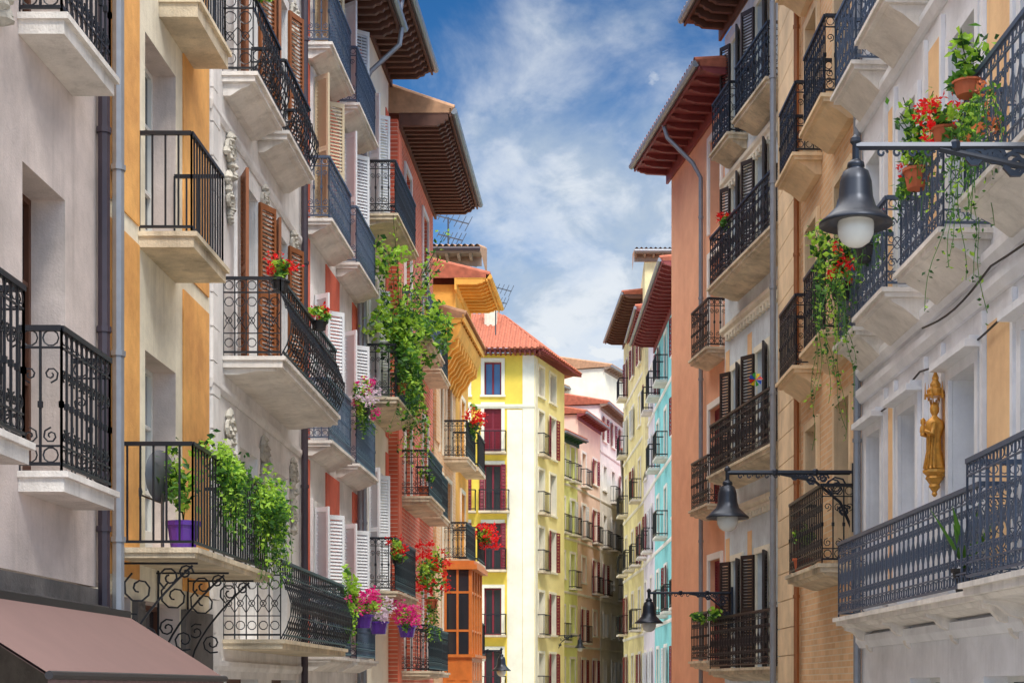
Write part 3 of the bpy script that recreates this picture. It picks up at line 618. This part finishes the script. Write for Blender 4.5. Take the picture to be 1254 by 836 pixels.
# R4
h=House('salmon pink house with broad maroon eave and plain windows','R',(3.0,34.02),(2.03,39.7),G,12.5,'salmon',D=5); F=h.F
for fl in (.55,3.85,7.15,9.9):
    h.open(F.uy(34.85),F.uy(35.85),fl,fl+(2.2 if fl<9 else 2.0),sh='closed' if fl<4 else None,shm='mframe' if fl<4 else 'darksh',trim='farwhite',tw=.14,glass='curtain',frame='bframe' if fl<7 else 'wframe')
    if fl<9: h.balcony(F.uy(34.45),F.uy(36.0),.42,fl,'ornate',H=1.02,th=.12,taper=.1)
h.finish(); h.eave(12.62,.85,'eavered',sp=.55,ext0=.6,ext1=.35,th=.12,gm='pipegrey',pitch=.12)
up=F.uy(36.35); h.pipe(up,.09,G,11.3,.05,'pipegrey',pre=[(up+.5,.83,12.6),(up+.45,.75,12.3),(up+.1,.25,11.65)])
farhouse('turquoise house with maroon eave past the salmon house',(3.6,58),(2.95,72),15.0,'teal','R',cols=4,em='eavered',over=1.0,fl=(-.4,2.9,6.1,9.3,12.4),bal=.5,pitch=.12)
farhouse('narrow lavender house beyond the turquoise house',(2.95,72.2),(2.7,79.0),16.6,'lavender','R',cols=2,em='eavered',over=.8,fl=(-.4,2.9,6.1,9.3,12.4),bal=.45,pitch=.12)
farhouse('old yellow house with dark eave reaching furthest into the street on the right',(2.7,79.2),(1.97,90.0),18.9,'oldyellow','R',cols=3,em='eavebrown',over=1.0,fl=(-.4,2.8,6.0,9.2,12.4,15.5),bal=.5,pitch=.12)
farhouse('far yellow house at the end of the right hand row',(2.6,91),(3.3,115),13,'oldyellow','R',cols=6,em='eavegrey')
h=House('tall pale yellow attic block with stepped roof above the turquoise house','F',(2.65,76.0),(9,76.0),10,20.0,'oldyellow',D=7); 
h.open(.8,1.5,17.6,19.0,frame='bframe',door=False,far=True); h.open(.3,.9,14.8,16.5,frame='bframe',door=False,far=True); h.finish(h0=10); h.eave(20.05,.5,'eavegrey',depth=3,tile='tiletan',ext0=.5,pitch=.2)
# ================================================================ STREET FURNITURE
def lamp(label,X,Y,hh,wallX,s=1.0,sa=1.0):
    loc=(wallX,Y,hh+CAM); t=thing('street_lamp',label,'lamp',loc,'wall lamps on iron arms'); F=WF(loc)
    m=MB(F); d=1 if X<wallX else -1; L=abs(wallX-X)
    m.tube([(wallX,Y,hh),(X,Y,hh)],.026*(s if sa==1 else 1.3),6); m.tube([(X,Y,hh+.05),(X,Y,hh-.1)],.03*s,6); m.lathe((X,Y,hh),[(.01,.09),(.04,.06),(.045,.03),(.02,0)],8)
    m.box(wallX-.02,wallX+.02,Y-.05,Y+.05,hh-.7*sa,hh+.12)
    m.tube([(wallX-d*.02,Y,hh-.65*sa),(wallX-d*.15*sa,Y,hh-.35*sa),(wallX-d*.45*sa,Y,hh-.1*sa),(wallX-d*.85*sa,Y,hh-.02)],.018*sa,5)
    for c,z,r in ((.2,-.17,.13),(.48,-.09,.08),(.1,-.45,.08),(.68,-.055,.05),(.34,-.07,.06),(.58,-.05,.045)):
        m.spiral(wallX-d*c*sa,hh+z*sa,r*sa,.014*sa,b=Y,start=0,dirn=d,turn=1.6); m.spiral(wallX-d*(c+.02)*sa,hh+z*sa,r*.8*sa,.012*sa,b=Y,start=3,dirn=-d,turn=1.2)
    k=0
    while .9*sa+k*.12<L-.1 and k<5: 
        m.spiral(wallX-d*(.9*sa+k*.12),hh-.05,.045,.011,b=Y,turn=1.1); k+=1
    for q in (.3,.62): m.lathe((wallX-d*L*q,Y,hh-.045),[(.03,0),(.045,.02),(.045,.07),(.03,.09)],8)
    m.build('arm',M['lampmetal'],t)
    sh=MB(F); c=(X,Y,hh-.1)
    sh.lathe(c,[(.03,0),(.05,-.02*s),(.065*s,-.03*s),(.07*s,-.06*s),(.055*s,-.07*s),(.1*s,-.1*s),(.125*s,-.18*s),(.135*s,-.3*s),(.16*s,-.38*s),(.24*s,-.46*s),(.29*s,-.5*s),(.29*s,-.52*s),(.2*s,-.49*s)],24)
    sh.build('lamp_shade',M['lampmetal'],t,smooth=True)
    g=MB(F); g.lathe((X,Y,hh-.1-.5*s),[(.13*s,.04*s),(.145*s,-.02*s),(.14*s,-.09*s),(.11*s,-.15*s),(.06*s,-.185*s),(.005,-.195*s)],20); g.build('globe',M['globe'],t,smooth=True)
lamp('large bell shaped lamp in front of the white house with ochre panels',2.05,12.5,4.13,4.05,.97,1.6)
lamp('bell lamp on scroll arm fixed to the tan brick house',1.88,22.0,2.88,3.57,1.0,1.15)
lamp('bell lamp on long arm before the salmon house',1.24,33.2,1.9,2.93,1.0)
lamp('tiny bell lamp low in the distance before the yellow corner house',-2.65,50.0,1.1,-3.75,1.0)
lamp('furthest small lamp on an arm at the yellow corner house side',-.4,82.0,2.55,-1.5,1.0)
# statue
loc=(*R1.F.W(R1.F.uy(17.3),.14,0)[:2],2.05+CAM); t=thing('wall_statue','gilded robed figure with child on carved wall bracket','statue',loc); F=WF(loc); x,y=loc[0],loc[1]; b0=2.0
m=MB(F); m.lathe((x,y,b0),[(.012,0),(.035,.03),(.025,.06),(.07,.12),(.06,.15),(.11,.22),(.095,.25),(.14,.29),(.14,.32),(.1,.33)],8); m.box(x,x+.14,y-.06,y+.06,b0+.24,b0+.31); m.build('bracket',M['gold'],t)
m=MB(F); z=b0+.33
m.lathe((x,y,z),[(.125,0),(.115,.05),(.085,.22),(.08,.36),(.09,.43),(.115,.5),(.105,.57),(.05,.62),(.032,.64),(.034,.655),(.052,.69),(.056,.73),(.045,.78),(.01,.81)],16,sy=.95)
m.tube([(x-.02,y+.1,z+.54),(x-.07,y+.135,z+.42),(x-.14,y+.07,z+.43)],[.036,.034,.022],7); m.tube([(x-.02,y-.1,z+.54),(x-.05,y-.15,z+.4),(x-.14,y-.12,z+.45)],[.036,.032,.02],7)
for k in range(9): a=(k-4)*.38; m.tube([(x-.085*math.cos(a),y+.085*math.sin(a),z+.4),(x-.085*math.cos(a+.2),y+.09*math.sin(a+.2),z+.22),(x-.125*math.cos(a),y+.12*math.sin(a),z+.01)],.013,5)
m.lathe((x-.12,y+.08,z+.42),[(.025,0),(.04,.045),(.035,.1),(.02,.125),(.032,.15),(.032,.185),(.01,.21)],9)
for k in range(6): a=k*1.047; m.tube([(x+.042*math.cos(a),y+.042*math.sin(a),z+.76),(x+.06*math.cos(a),y+.06*math.sin(a),z+.85)],.009,4)
m.build('figure',M['gold'],t,smooth=True)
m=MB(F); m.box(x+.11,x+.15,y-.1,y+.1,b0+.31,b0+1.26)
m.lathe((x+.01,y,b0+1.2),[(.11,0),(.135,.02),(.1,.04),(.105,.08),(.06,.12),(.065,.15),(.036,.2),(.04,.23),(.018,.29),(.022,.32),(.003,.42)],8)
for k in range(6): a=k*1.047; m.tube([(x+.01+.12*math.cos(a),y+.12*math.sin(a),b0+1.17),(x+.01+.12*math.cos(a),y+.12*math.sin(a),b0+1.37)],[.016,.003],4)
m.build('canopy',M['gold'],t); t.scale=(.9,.85,.88)
def aerial(label,px,py,Y,base,s=1,ang=.3):
    x,_,hh=at(px,py,Y); loc=(x,Y,base+CAM); t=thing('tv_aerial',label,'aerial',loc,'rooftop aerials'); F=WF(loc)
    m=MB(F); m.tube([(x,Y,base),(x,Y,hh)],.025*s,5); m.build('mast',M['alu'],t)
    m=MB(F); L=.85*s; a=Vector((math.cos(ang),0,math.sin(-.25)))
    for q,z in ((1,-.05),(.7,-.55*s)):
        c=Vector((x,Y,hh+z)); m.tube([tuple(c-a*L*q*.5),tuple(c+a*L*q*.7)],.022*s,4)
        for k in range(7):
            p=c+a*L*q*(-.5+1.2*k/6); e=(.1+.03*k)*s; m.tube([tuple(p+Vector((-.3*e,-e,-e))),tuple(p+Vector((.3*e,e,e)))],.012*s,3)
    m.build('antenna',M['alu'],t)
aerial('tall twin television aerial on the raftered cream house',549,266,59.5,16.1,1.3)
aerial('television aerial on the orange house roof',607,350,60,12.9,1.0)
aerial('small aerial behind the yellow corner house roof',577,316,60.5,16.0,.5)
x,y,hh=(-4.35,16.7,2.45); loc=(x,y,1.36+CAM); t=thing('satellite_dish','grey satellite dish standing on the ivy covered balcony','dish',loc); F=WF(loc)
m=MB(F); m.tube([(x,y,1.36),(x,y,2.1)],.02,6); m.build('mast',M['alu'],t)
m=MB(F.sub(x,y,math.radians(60)))
nr,ns=6,24; i=m.add([(.27*k/nr*math.cos(2*math.pi*q/ns)*.8,-.05+(k/nr)**2*.08,2.15+.27*k/nr*math.sin(2*math.pi*q/ns)) for k in range(nr+1) for q in range(ns)])
for k in range(nr):
    for q in range(ns): m.f.append((i+k*ns+q,i+k*ns+(q+1)%ns,i+(k+1)*ns+(q+1)%ns,i+(k+1)*ns+q)); m.m.append(0)
m.tube([(0,0,1.87),(0,.32,1.98)],.012,4); m.lathe((0,.32,1.98),[(.02,-.02),(.03,.03),(.02,.07)],8); m.build('reflector',M['alu'],t,smooth=True)
x,y,hh=at(925,465,28.9); loc=(x,y,5.2+CAM); t=thing('pinwheel','rainbow toy pinwheel on the middle scrollwork balcony','toy',loc); F=WF(loc)
m=MB(F); m.tube([(x,y,5.15),(x,y,hh)],.008,4); m.build('stick',M['whitepot'],t)
for k in range(8):
    a=k*.785; m=MB(F); m.face([(x,y-.03,hh),(x+.13*math.cos(a),y-.06,hh+.13*math.sin(a)),(x+.11*math.cos(a+.6),y-.02,hh+.11*math.sin(a+.6))]); m.build('vane',M[['redp','yellowp','greenp','bluep'][k%4]],t)
def cable(label,pts,r=.012):
    loc=(pts[0][0],pts[0][1],pts[0][2]+CAM); m=MB(WF(loc)); q=[]
    for a,b in zip(pts,pts[1:]):
        for k in range(8):
            f=k/8; p=Vector(a).lerp(Vector(b),f); p.z-=.1*math.sin(math.pi*f); q.append(tuple(p))
    q.append(pts[-1]); m.tube(q,r,5); o=m.build('cable',M['canvasdark'],None); o.location=loc; o['label']=label; o['category']='cable'
w=R1.F.W; f=R1.F.uy
cable('thin black cable sagging along the white house above the statue',[w(f(11.2),.07,3.2),w(f(14.9),.07,3.45),w(f(18.2),.07,3.5),w(f(21.3),.07,3.45)])
cable('thin black cable running under the upper right balconies',[w(f(11.2),.14,3.96),w(f(15.3),.14,3.93),w(f(17.8),.14,3.9)])
# ================================================================ PLANTS
def xy(F,Y,n): 
    p=F.W(F.uy(Y,n),n,0); return p[0],p[1]
potplant('purple pot with leafy plant beside the satellite dish',(-4.15,16.75,1.37),pot='purple',potr=.17,poth=.32,fol=[(0,0,.55,(.3,.3,.3),260,.045)],stems=5,upright=.6)
potplant('dense dark ivy over the near half of the plain rail balcony',(-3.84,17.55,2.38),cat='ivy',name='trailing_ivy',fol=[(0,0,-.1,(.16,.8,.28),850,.038)],trail=[((0,-.5,0),(0,.6,0),64,1.0,.038)])
potplant('bright ivy falling over the far end of the plain rail balcony',(-3.8,19.35,2.2),cat='ivy',name='trailing_ivy',fol=[(0.05,0,-.1,(.2,.85,.36),1200,.04)],trail=[((0,-.6,0),(0.05,.7,0),90,1.15,.04)])
potplant('red geraniums on near corner of the bulging middle balcony',(-3.95,20.95,5.05),name='geranium',pot='blackpot',poth=.15,potr=.12,fol=[(0,0,.1,(.2,.25,.15),160,.05)],flo=[(0,0,.18,(.15,.2,.1),200,.03,'fred')])
potplant('red geraniums halfway along the bulging middle balcony',(-3.85,23.4,5.1),name='geranium',pot='blackpot',poth=.12,potr=.12,fol=[(0,0,.08,(.18,.22,.12),140,.05)],flo=[(0,0,.15,(.12,.18,.08),160,.03,'fred')])
potplant('tiny red flowers on the topmost curved balcony',(-4.2,20.9,8.75),name='geranium',fol=[(0,0,.02,(.12,.15,.1),90,.04)],flo=[(0,0,.1,(.1,.15,.06),50,.03,'fred')])
potplant('pale pink petunias spilling from the red striped house balcony',(-4.12,30.0,5.0),name='petunia',pot='blackpot',fol=[(0,0,.1,(.15,.9,.35),420,.05)],trail=[((0,-.6,0),(0,.6,0),30,.7,.05)],flo=[(0.05,0,.15,(.15,.9,.3),380,.035,'fpale'),(0.05,0,.1,(.15,.8,.3),220,.035,'fpink')])
potplant('leafy hanging plant at the lower white shutters',(-4.12,28.4,1.3),fol=[(0,0,.3,(.15,.9,.5),420,.055)],trail=[((0,-.6,0),(0,.6,0),24,.8,.05)],flo=[(0.05,0,.2,(.12,.5,.25),90,.035,'fpink')])
potplant('bright climbing plant rising from the narrow cream house balcony',(-3.8,33.0,5.9),name='climbing_plant',pot='terra',fol=[(0,0,.9,(.6,1.5,.8),700,.08),(.4,2.8,1.75,(.5,2.0,.5),560,.08),(-.15,-.9,2.3,(.45,.9,.5),170,.07)],stems=28,upright=3.0)
potplant('light green foliage trailing below the narrow cream house balcony',(-3.74,34.2,6.9),name='trailing_plant',fol=[(0,0,-.2,(.35,1.6,.7),700,.075)],trail=[((0,-1.5,-.1),(0.1,1.6,-.1),46,2.3,.065)])
for X_,yy,hh,fm,lb in ((-4.05,29.4,1.05,'fpink','magenta petunias in purple pot nearest the lowest bulging balcony'),(-4.0,31.2,1.0,'fpale','pale petunias in purple pot between two magenta ones'),(-3.68,33.2,1.0,'fpink','magenta petunias in purple pot below the red geraniums, furthest of three')):
    potplant(lb,(X_,yy,hh),name='petunia',pot='purple',potr=.19,poth=.24,fol=[(0,0,.1,(.25,.55,.25),240,.05)],flo=[(0,0,.22,(.24,.6,.2),480,.042,fm)])
potplant('red geraniums on the lowest iron railing of the cream house',(-3.8,32.6,2.45),name='geranium',pot='blackpot',fol=[(0,0,.05,(.15,.6,.25),320,.05)],flo=[(0,0,.15,(.15,.6,.18),280,.036,'fred')])
potplant('large red and green geranium bush at the red brick corner',(-3.5,36.6,1.75),name='geranium',pot='terra',fol=[(0,0,.5,(.4,.8,.7),600,.06)],flo=[(0.05,0,.7,(.33,.8,.5),560,.046,'fred')],trail=[((0,-.4,0),(0,.4,0),24,1.1,.05)])
potplant('terracotta pot with small shrub on the red brick house balcony',(-3.7,37.2,7.82),pot='terra',potr=.16,poth=.25,fol=[(0,0,.25,(.25,.3,.3),200,.06)])
potplant('terracotta pot with sparse sprigs on the middle brick house balcony',(-3.7,37.0,4.27),pot='terra',potr=.16,poth=.25,fol=[(0,0,.2,(.2,.3,.2),120,.05)])
potplant('red flowers on the tan brick house balcony rail',(-3.2,45.9,7.2),name='geranium',pot='blackpot',fol=[(0,0,.05,(.2,.8,.3),260,.065)],flo=[(0,0,.15,(.25,.7,.22),280,.052,'fred')],trail=[((0,-.5,0),(0,.5,0),14,.6,.06)])
potplant('round red geranium ball on the orange house balcony',(-3.05,48.6,4.2),name='geranium',pot='blackpot',fol=[(0,0,.0,(.35,.5,.35),240,.07)],flo=[(0,0,.05,(.32,.5,.3),460,.06,'fred')])
F=R1.F
x,y=xy(F,15.05,.64); potplant('red geraniums on the nearest upper right balcony corner',(x,y,5.0),name='geranium',pot='terra',potr=.11,poth=.14,fol=[(0,0,.05,(.22,.35,.16),170,.045)],flo=[(-.03,0,.12,(.2,.4,.13),360,.03,'fred')])
x,y=xy(F,14.4,.6); potplant('fleshy leaved succulent beside the corner red geraniums',(x,y,5.2),name='succulent',pot='terra',poth=.12,fol=[(0,0,.12,(.14,.35,.2),70,.09)],stems=4,upright=.35)
x,y=xy(F,14.3,.6); potplant('long feathery vine hanging from the nearest upper right balcony',(x,y,5.0),name='trailing_vine',cat='vine',fol=[(0,0,0,(.12,.7,.2),160,.04)],trail=[((0,-.75,0),(0,.6,0),26,1.2,.035),((0,.35,0),(0,.6,0),8,1.8,.035)],flo=[(0,-.2,-.1,(.1,.35,.2),110,.03,'forange')])
x,y=xy(F,16.6,.5); potplant('leafy plant on the second upper right balcony',(x,y,5.05),pot='terra',fol=[(0,0,.1,(.2,.9,.22),220,.045)],stems=9,upright=.7,trail=[((0,-.9,0),(0,.8,0),18,.8,.035)],flo=[(0,.3,.15,(.1,.4,.12),80,.028,'fred')])
x,y=xy(F,18.9,.5); potplant('bushy green plant on the third upper right balcony',(x,y,4.9),pot='blackpot',fol=[(0,0,.2,(.2,.8,.25),200,.045)],stems=5,upright=.6,trail=[((-.05,-.8,0),(-.05,.7,0),14,.8,.035)],flo=[(0,-.3,.25,(.1,.4,.12),60,.028,'fred')])
x,y=xy(F,20.5,.48); potplant('sprawling red flowering vine on the furthest upper right balcony',(x,y,4.85),name='flowering_vine',cat='vine',pot='blackpot',fol=[(-.05,0,.1,(.4,1.0,.3),180,.045)],trail=[((-.05,-.8,0),(-.2,.8,0),18,2.1,.038)],stems=10,upright=.8,flo=[(-.05,-.3,.15,(.18,.4,.15),170,.03,'fred')])
x,y=xy(F,15.6,.28); t=potplant('spiky agave in dark pot on the long right balcony',(x,y,.9),name='agave',pot='blackpot',potr=.14,poth=.22)
m=MB(WF(tuple(t.location)))
for k in range(18):
    a=k*.8; l=R.uniform(.4,.65); p=Vector((x,y,1.1)); q=Vector((math.cos(a)*l*.6,math.sin(a)*l*.6,l)); s=Vector((-math.sin(a),math.cos(a),0))*.04
    m.face([tuple(p-s),tuple(p+s),tuple(p+q*.6+s*.8+Vector((0,0,.03))),tuple(p+q),tuple(p+q*.6-s*.8+Vector((0,0,.03)))],0)
m.build('spiky_leaves',M['g1'],t)
F=R2.F; x,y=xy(F,23.9,.35); potplant('small shrub on the low tan house balcony',(x,y,1.67),pot='terra',fol=[(0,0,.3,(.2,.3,.3),180,.05)])
x,y=xy(F,22.0,.45); potplant('green creeper on the middle tan house balcony',(x,y,5.7),name='trailing_vine',cat='vine',fol=[(0,0,0,(.15,.35,.2),140,.045)],trail=[((0,-.3,0),(0,.6,0),14,1.2,.035)],stems=4,upright=.6)
F=R3.F; x,y=xy(F,31.5,.6); potplant('small red flowers on the upper scrollwork balcony',(x,y,8.95),name='geranium',fol=[(0,0,.05,(.12,.35,.12),120,.05)],flo=[(0,0,.1,(.1,.3,.06),60,.04,'fred')])
x,y=xy(F,32.3,.6); potplant('yellow green sprigs on the lowest scrollwork balcony',(x,y,1.35),fol=[(-.1,0,.1,(.3,.5,.15),220,.06)])
# ================================================================ SETTING
m=MB(WF((0,0,0))); m.face([(-600,-300,G-.15),(600,-300,G-.15),(600,1200,G-.15),(-600,1200,G-.15)]); m.build('ground',M['pave'],kind='structure')
m=MB(WF((0,0,0))); m.face([(-2.6,-20,G-.12),(2.4,-20,G-.12),(.9,45,G-.12),(1.6,90,G-.12),(6,160,G-.12),(3.5,160,G-.12),(-1.2,90,G-.12),(-2.2,45,G-.12)]); m.build('street',M['asphalt'],kind='structure')
for nm,pts in (('pavement_left',[(-4.6,-20),(-2.6,-20),(-2.2,45),(-1.6,75),(-3.7,75),(-4.2,45)]),('pavement_right',[(2.4,-20),(4.3,-20),(3.6,28),(2.1,40),(3.6,58),(1.3,60),(.9,45)])):
    m=MB(WF((0,0,0))); m.face([(p[0],p[1],G) for p in pts]); n=len(pts)
    for i in range(n): a,b=pts[i],pts[(i+1)%n]; m.face([(a[0],a[1],G),(b[0],b[1],G),(b[0],b[1],G-.14),(a[0],a[1],G-.14)])
    m.build(nm,M['pave'],kind='structure')
# ---------------------------------------------------------------- light, sky, camera
el=math.radians(50); sd=Vector((.24,-.8,0)).normalized()*math.cos(el); sd.z=math.sin(el)
sun=bpy.data.lights.new('Sun','SUN'); sun.energy=2.1; sun.angle=math.radians(12); sun.color=(1,.95,.87)
so=bpy.data.objects.new('Sun',sun); C.objects.link(so); so.rotation_euler=(-sd).to_track_quat('-Z','Y').to_euler(); so.location=(5,-10,30)
w=bpy.data.worlds.new('World'); bpy.context.scene.world=w; w.use_nodes=True; nt=w.node_tree; N=nt.nodes; K=nt.links
bg=N['Background']; bg.inputs['Strength'].default_value=.15
sky=N.new('ShaderNodeTexSky'); sky.sky_type='NISHITA'; sky.sun_disc=False; sky.sun_elevation=el; sky.sun_rotation=math.atan2(sd.x,sd.y)
tc=N.new('ShaderNodeTexCoord')
ad=N.new('ShaderNodeVectorMath'); ad.operation='ADD'; ad.inputs[1].default_value=(0,0,.2); K.new(tc.outputs['Generated'],ad.inputs[0])
no=N.new('ShaderNodeVectorMath'); no.operation='NORMALIZE'; K.new(ad.outputs[0],no.inputs[0]); K.new(no.outputs[0],sky.inputs['Vector'])
hs=N.new('ShaderNodeHueSaturation'); hs.inputs['Saturation'].default_value=1.25; hs.inputs['Value'].default_value=1.3; K.new(sky.outputs[0],hs.inputs['Color'])
sx=N.new('ShaderNodeSeparateXYZ'); K.new(tc.outputs['Generated'],sx.inputs[0])
def mr(src,a,b,c=0,d=1,sm=True):
    r=N.new('ShaderNodeMapRange'); r.interpolation_type='SMOOTHSTEP' if sm else 'LINEAR'; r.inputs['From Min'].default_value=a; r.inputs['From Max'].default_value=b; r.inputs['To Min'].default_value=c; r.inputs['To Max'].default_value=d; K.new(src,r.inputs['Value']); return r.outputs[0]
def mth(op,a,b):
    m=N.new('ShaderNodeMath'); m.operation=op
    for i,v in enumerate((a,b)):
        if isinstance(v,(int,float)): m.inputs[i].default_value=v
        else: K.new(v,m.inputs[i])
    return m.outputs[0]
deep=mr(sx.outputs['Z'],.2,.42)
tint=N.new('ShaderNodeMix'); tint.data_type='RGBA'; K.new(deep,tint.inputs[0]); tint.inputs[6].default_value=(.85,1.0,1.02,1); tint.inputs[7].default_value=(.24,.52,.68,1)
mu=N.new('ShaderNodeMix'); mu.data_type='RGBA'; mu.blend_type='MULTIPLY'; mu.inputs[0].default_value=1; K.new(hs.outputs[0],mu.inputs[6]); K.new(tint.outputs[2],mu.inputs[7])
def noise(scale,loc,st,rot,dist,det=11,ro=.58):
    mp=N.new('ShaderNodeMapping'); mp.inputs['Location'].default_value=loc; mp.inputs['Scale'].default_value=st; mp.inputs['Rotation'].default_value=(0,rot,0); K.new(tc.outputs['Generated'],mp.inputs['Vector'])
    n=N.new('ShaderNodeTexNoise'); n.inputs['Scale'].default_value=scale; n.inputs['Detail'].default_value=det; n.inputs['Roughness'].default_value=ro; n.inputs['Distortion'].default_value=dist; K.new(mp.outputs[0],n.inputs['Vector']); return n.outputs['Fac']
big=noise(9,(.3,0,.15),(1,1,1.3),.5,.3,12,.6)
def blob(cx,cz,kx,kz,rad,lo,hi,amt,src):
    dx=mth('ABSOLUTE',mth('ADD',sx.outputs['X'],-cx),0); dz=mth('ABSOLUTE',mth('ADD',sx.outputs['Z'],-cz),0)
    d=mth('ADD',mth('MULTIPLY',mth('POWER',dx,2),kx),mth('MULTIPLY',mth('POWER',dz,2),kz))
    return mr(mth('SUBTRACT',mth('ADD',src,rad),d),lo,hi,0,amt)
bank=blob(.0,.26,35,13,.12,.2,.72,.95,big)
fine=noise(22,(.1,.2,.43),(1,1,1.6),.3,.35,12,.6)
p1=blob(-.062,.325,500,900,0,.42,.58,1,fine); p2=blob(-.03,.205,400,900,0,.42,.58,1,fine); p3=blob(.02,.195,300,500,0,.4,.58,1,fine); p4=blob(.03,.3,200,250,0,.44,.64,.8,fine)
mx=mth('MAXIMUM',mth('MAXIMUM',mth('MAXIMUM',p1,p2),mth('MAXIMUM',p3,p4)),mth('MAXIMUM',bank,mr(fine,.6,.76,0,.7)))
up=mr(sx.outputs['Z'],.44,.75,sm=False)  # added overhead cloud above the frame, unseen, brightened to fill the street with light
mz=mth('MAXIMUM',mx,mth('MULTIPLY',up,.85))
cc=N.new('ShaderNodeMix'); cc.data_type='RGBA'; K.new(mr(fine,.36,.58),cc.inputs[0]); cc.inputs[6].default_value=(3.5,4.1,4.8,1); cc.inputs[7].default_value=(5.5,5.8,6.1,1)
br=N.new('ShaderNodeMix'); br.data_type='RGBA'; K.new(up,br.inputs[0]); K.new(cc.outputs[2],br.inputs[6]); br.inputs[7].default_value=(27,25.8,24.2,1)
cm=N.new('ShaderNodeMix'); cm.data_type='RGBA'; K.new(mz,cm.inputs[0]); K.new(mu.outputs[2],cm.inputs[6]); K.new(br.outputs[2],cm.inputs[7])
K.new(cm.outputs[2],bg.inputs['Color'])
cam=bpy.data.cameras.new('Camera'); co=bpy.data.objects.new('Camera',cam); C.objects.link(co); co.location=(0,0,CAM); co.rotation_euler=(math.pi/2,0,0)
cam.sensor_width=36; cam.lens=36*FP/1254; cam.shift_x=-(VX-627)/1254; cam.shift_y=(VY-418)/1254; cam.clip_end=2000; cam.clip_start=.1
sc=bpy.context.scene; sc.camera=co; sc.view_settings.view_transform='Standard'; sc.view_settings.look='None'; sc.view_settings.exposure=0
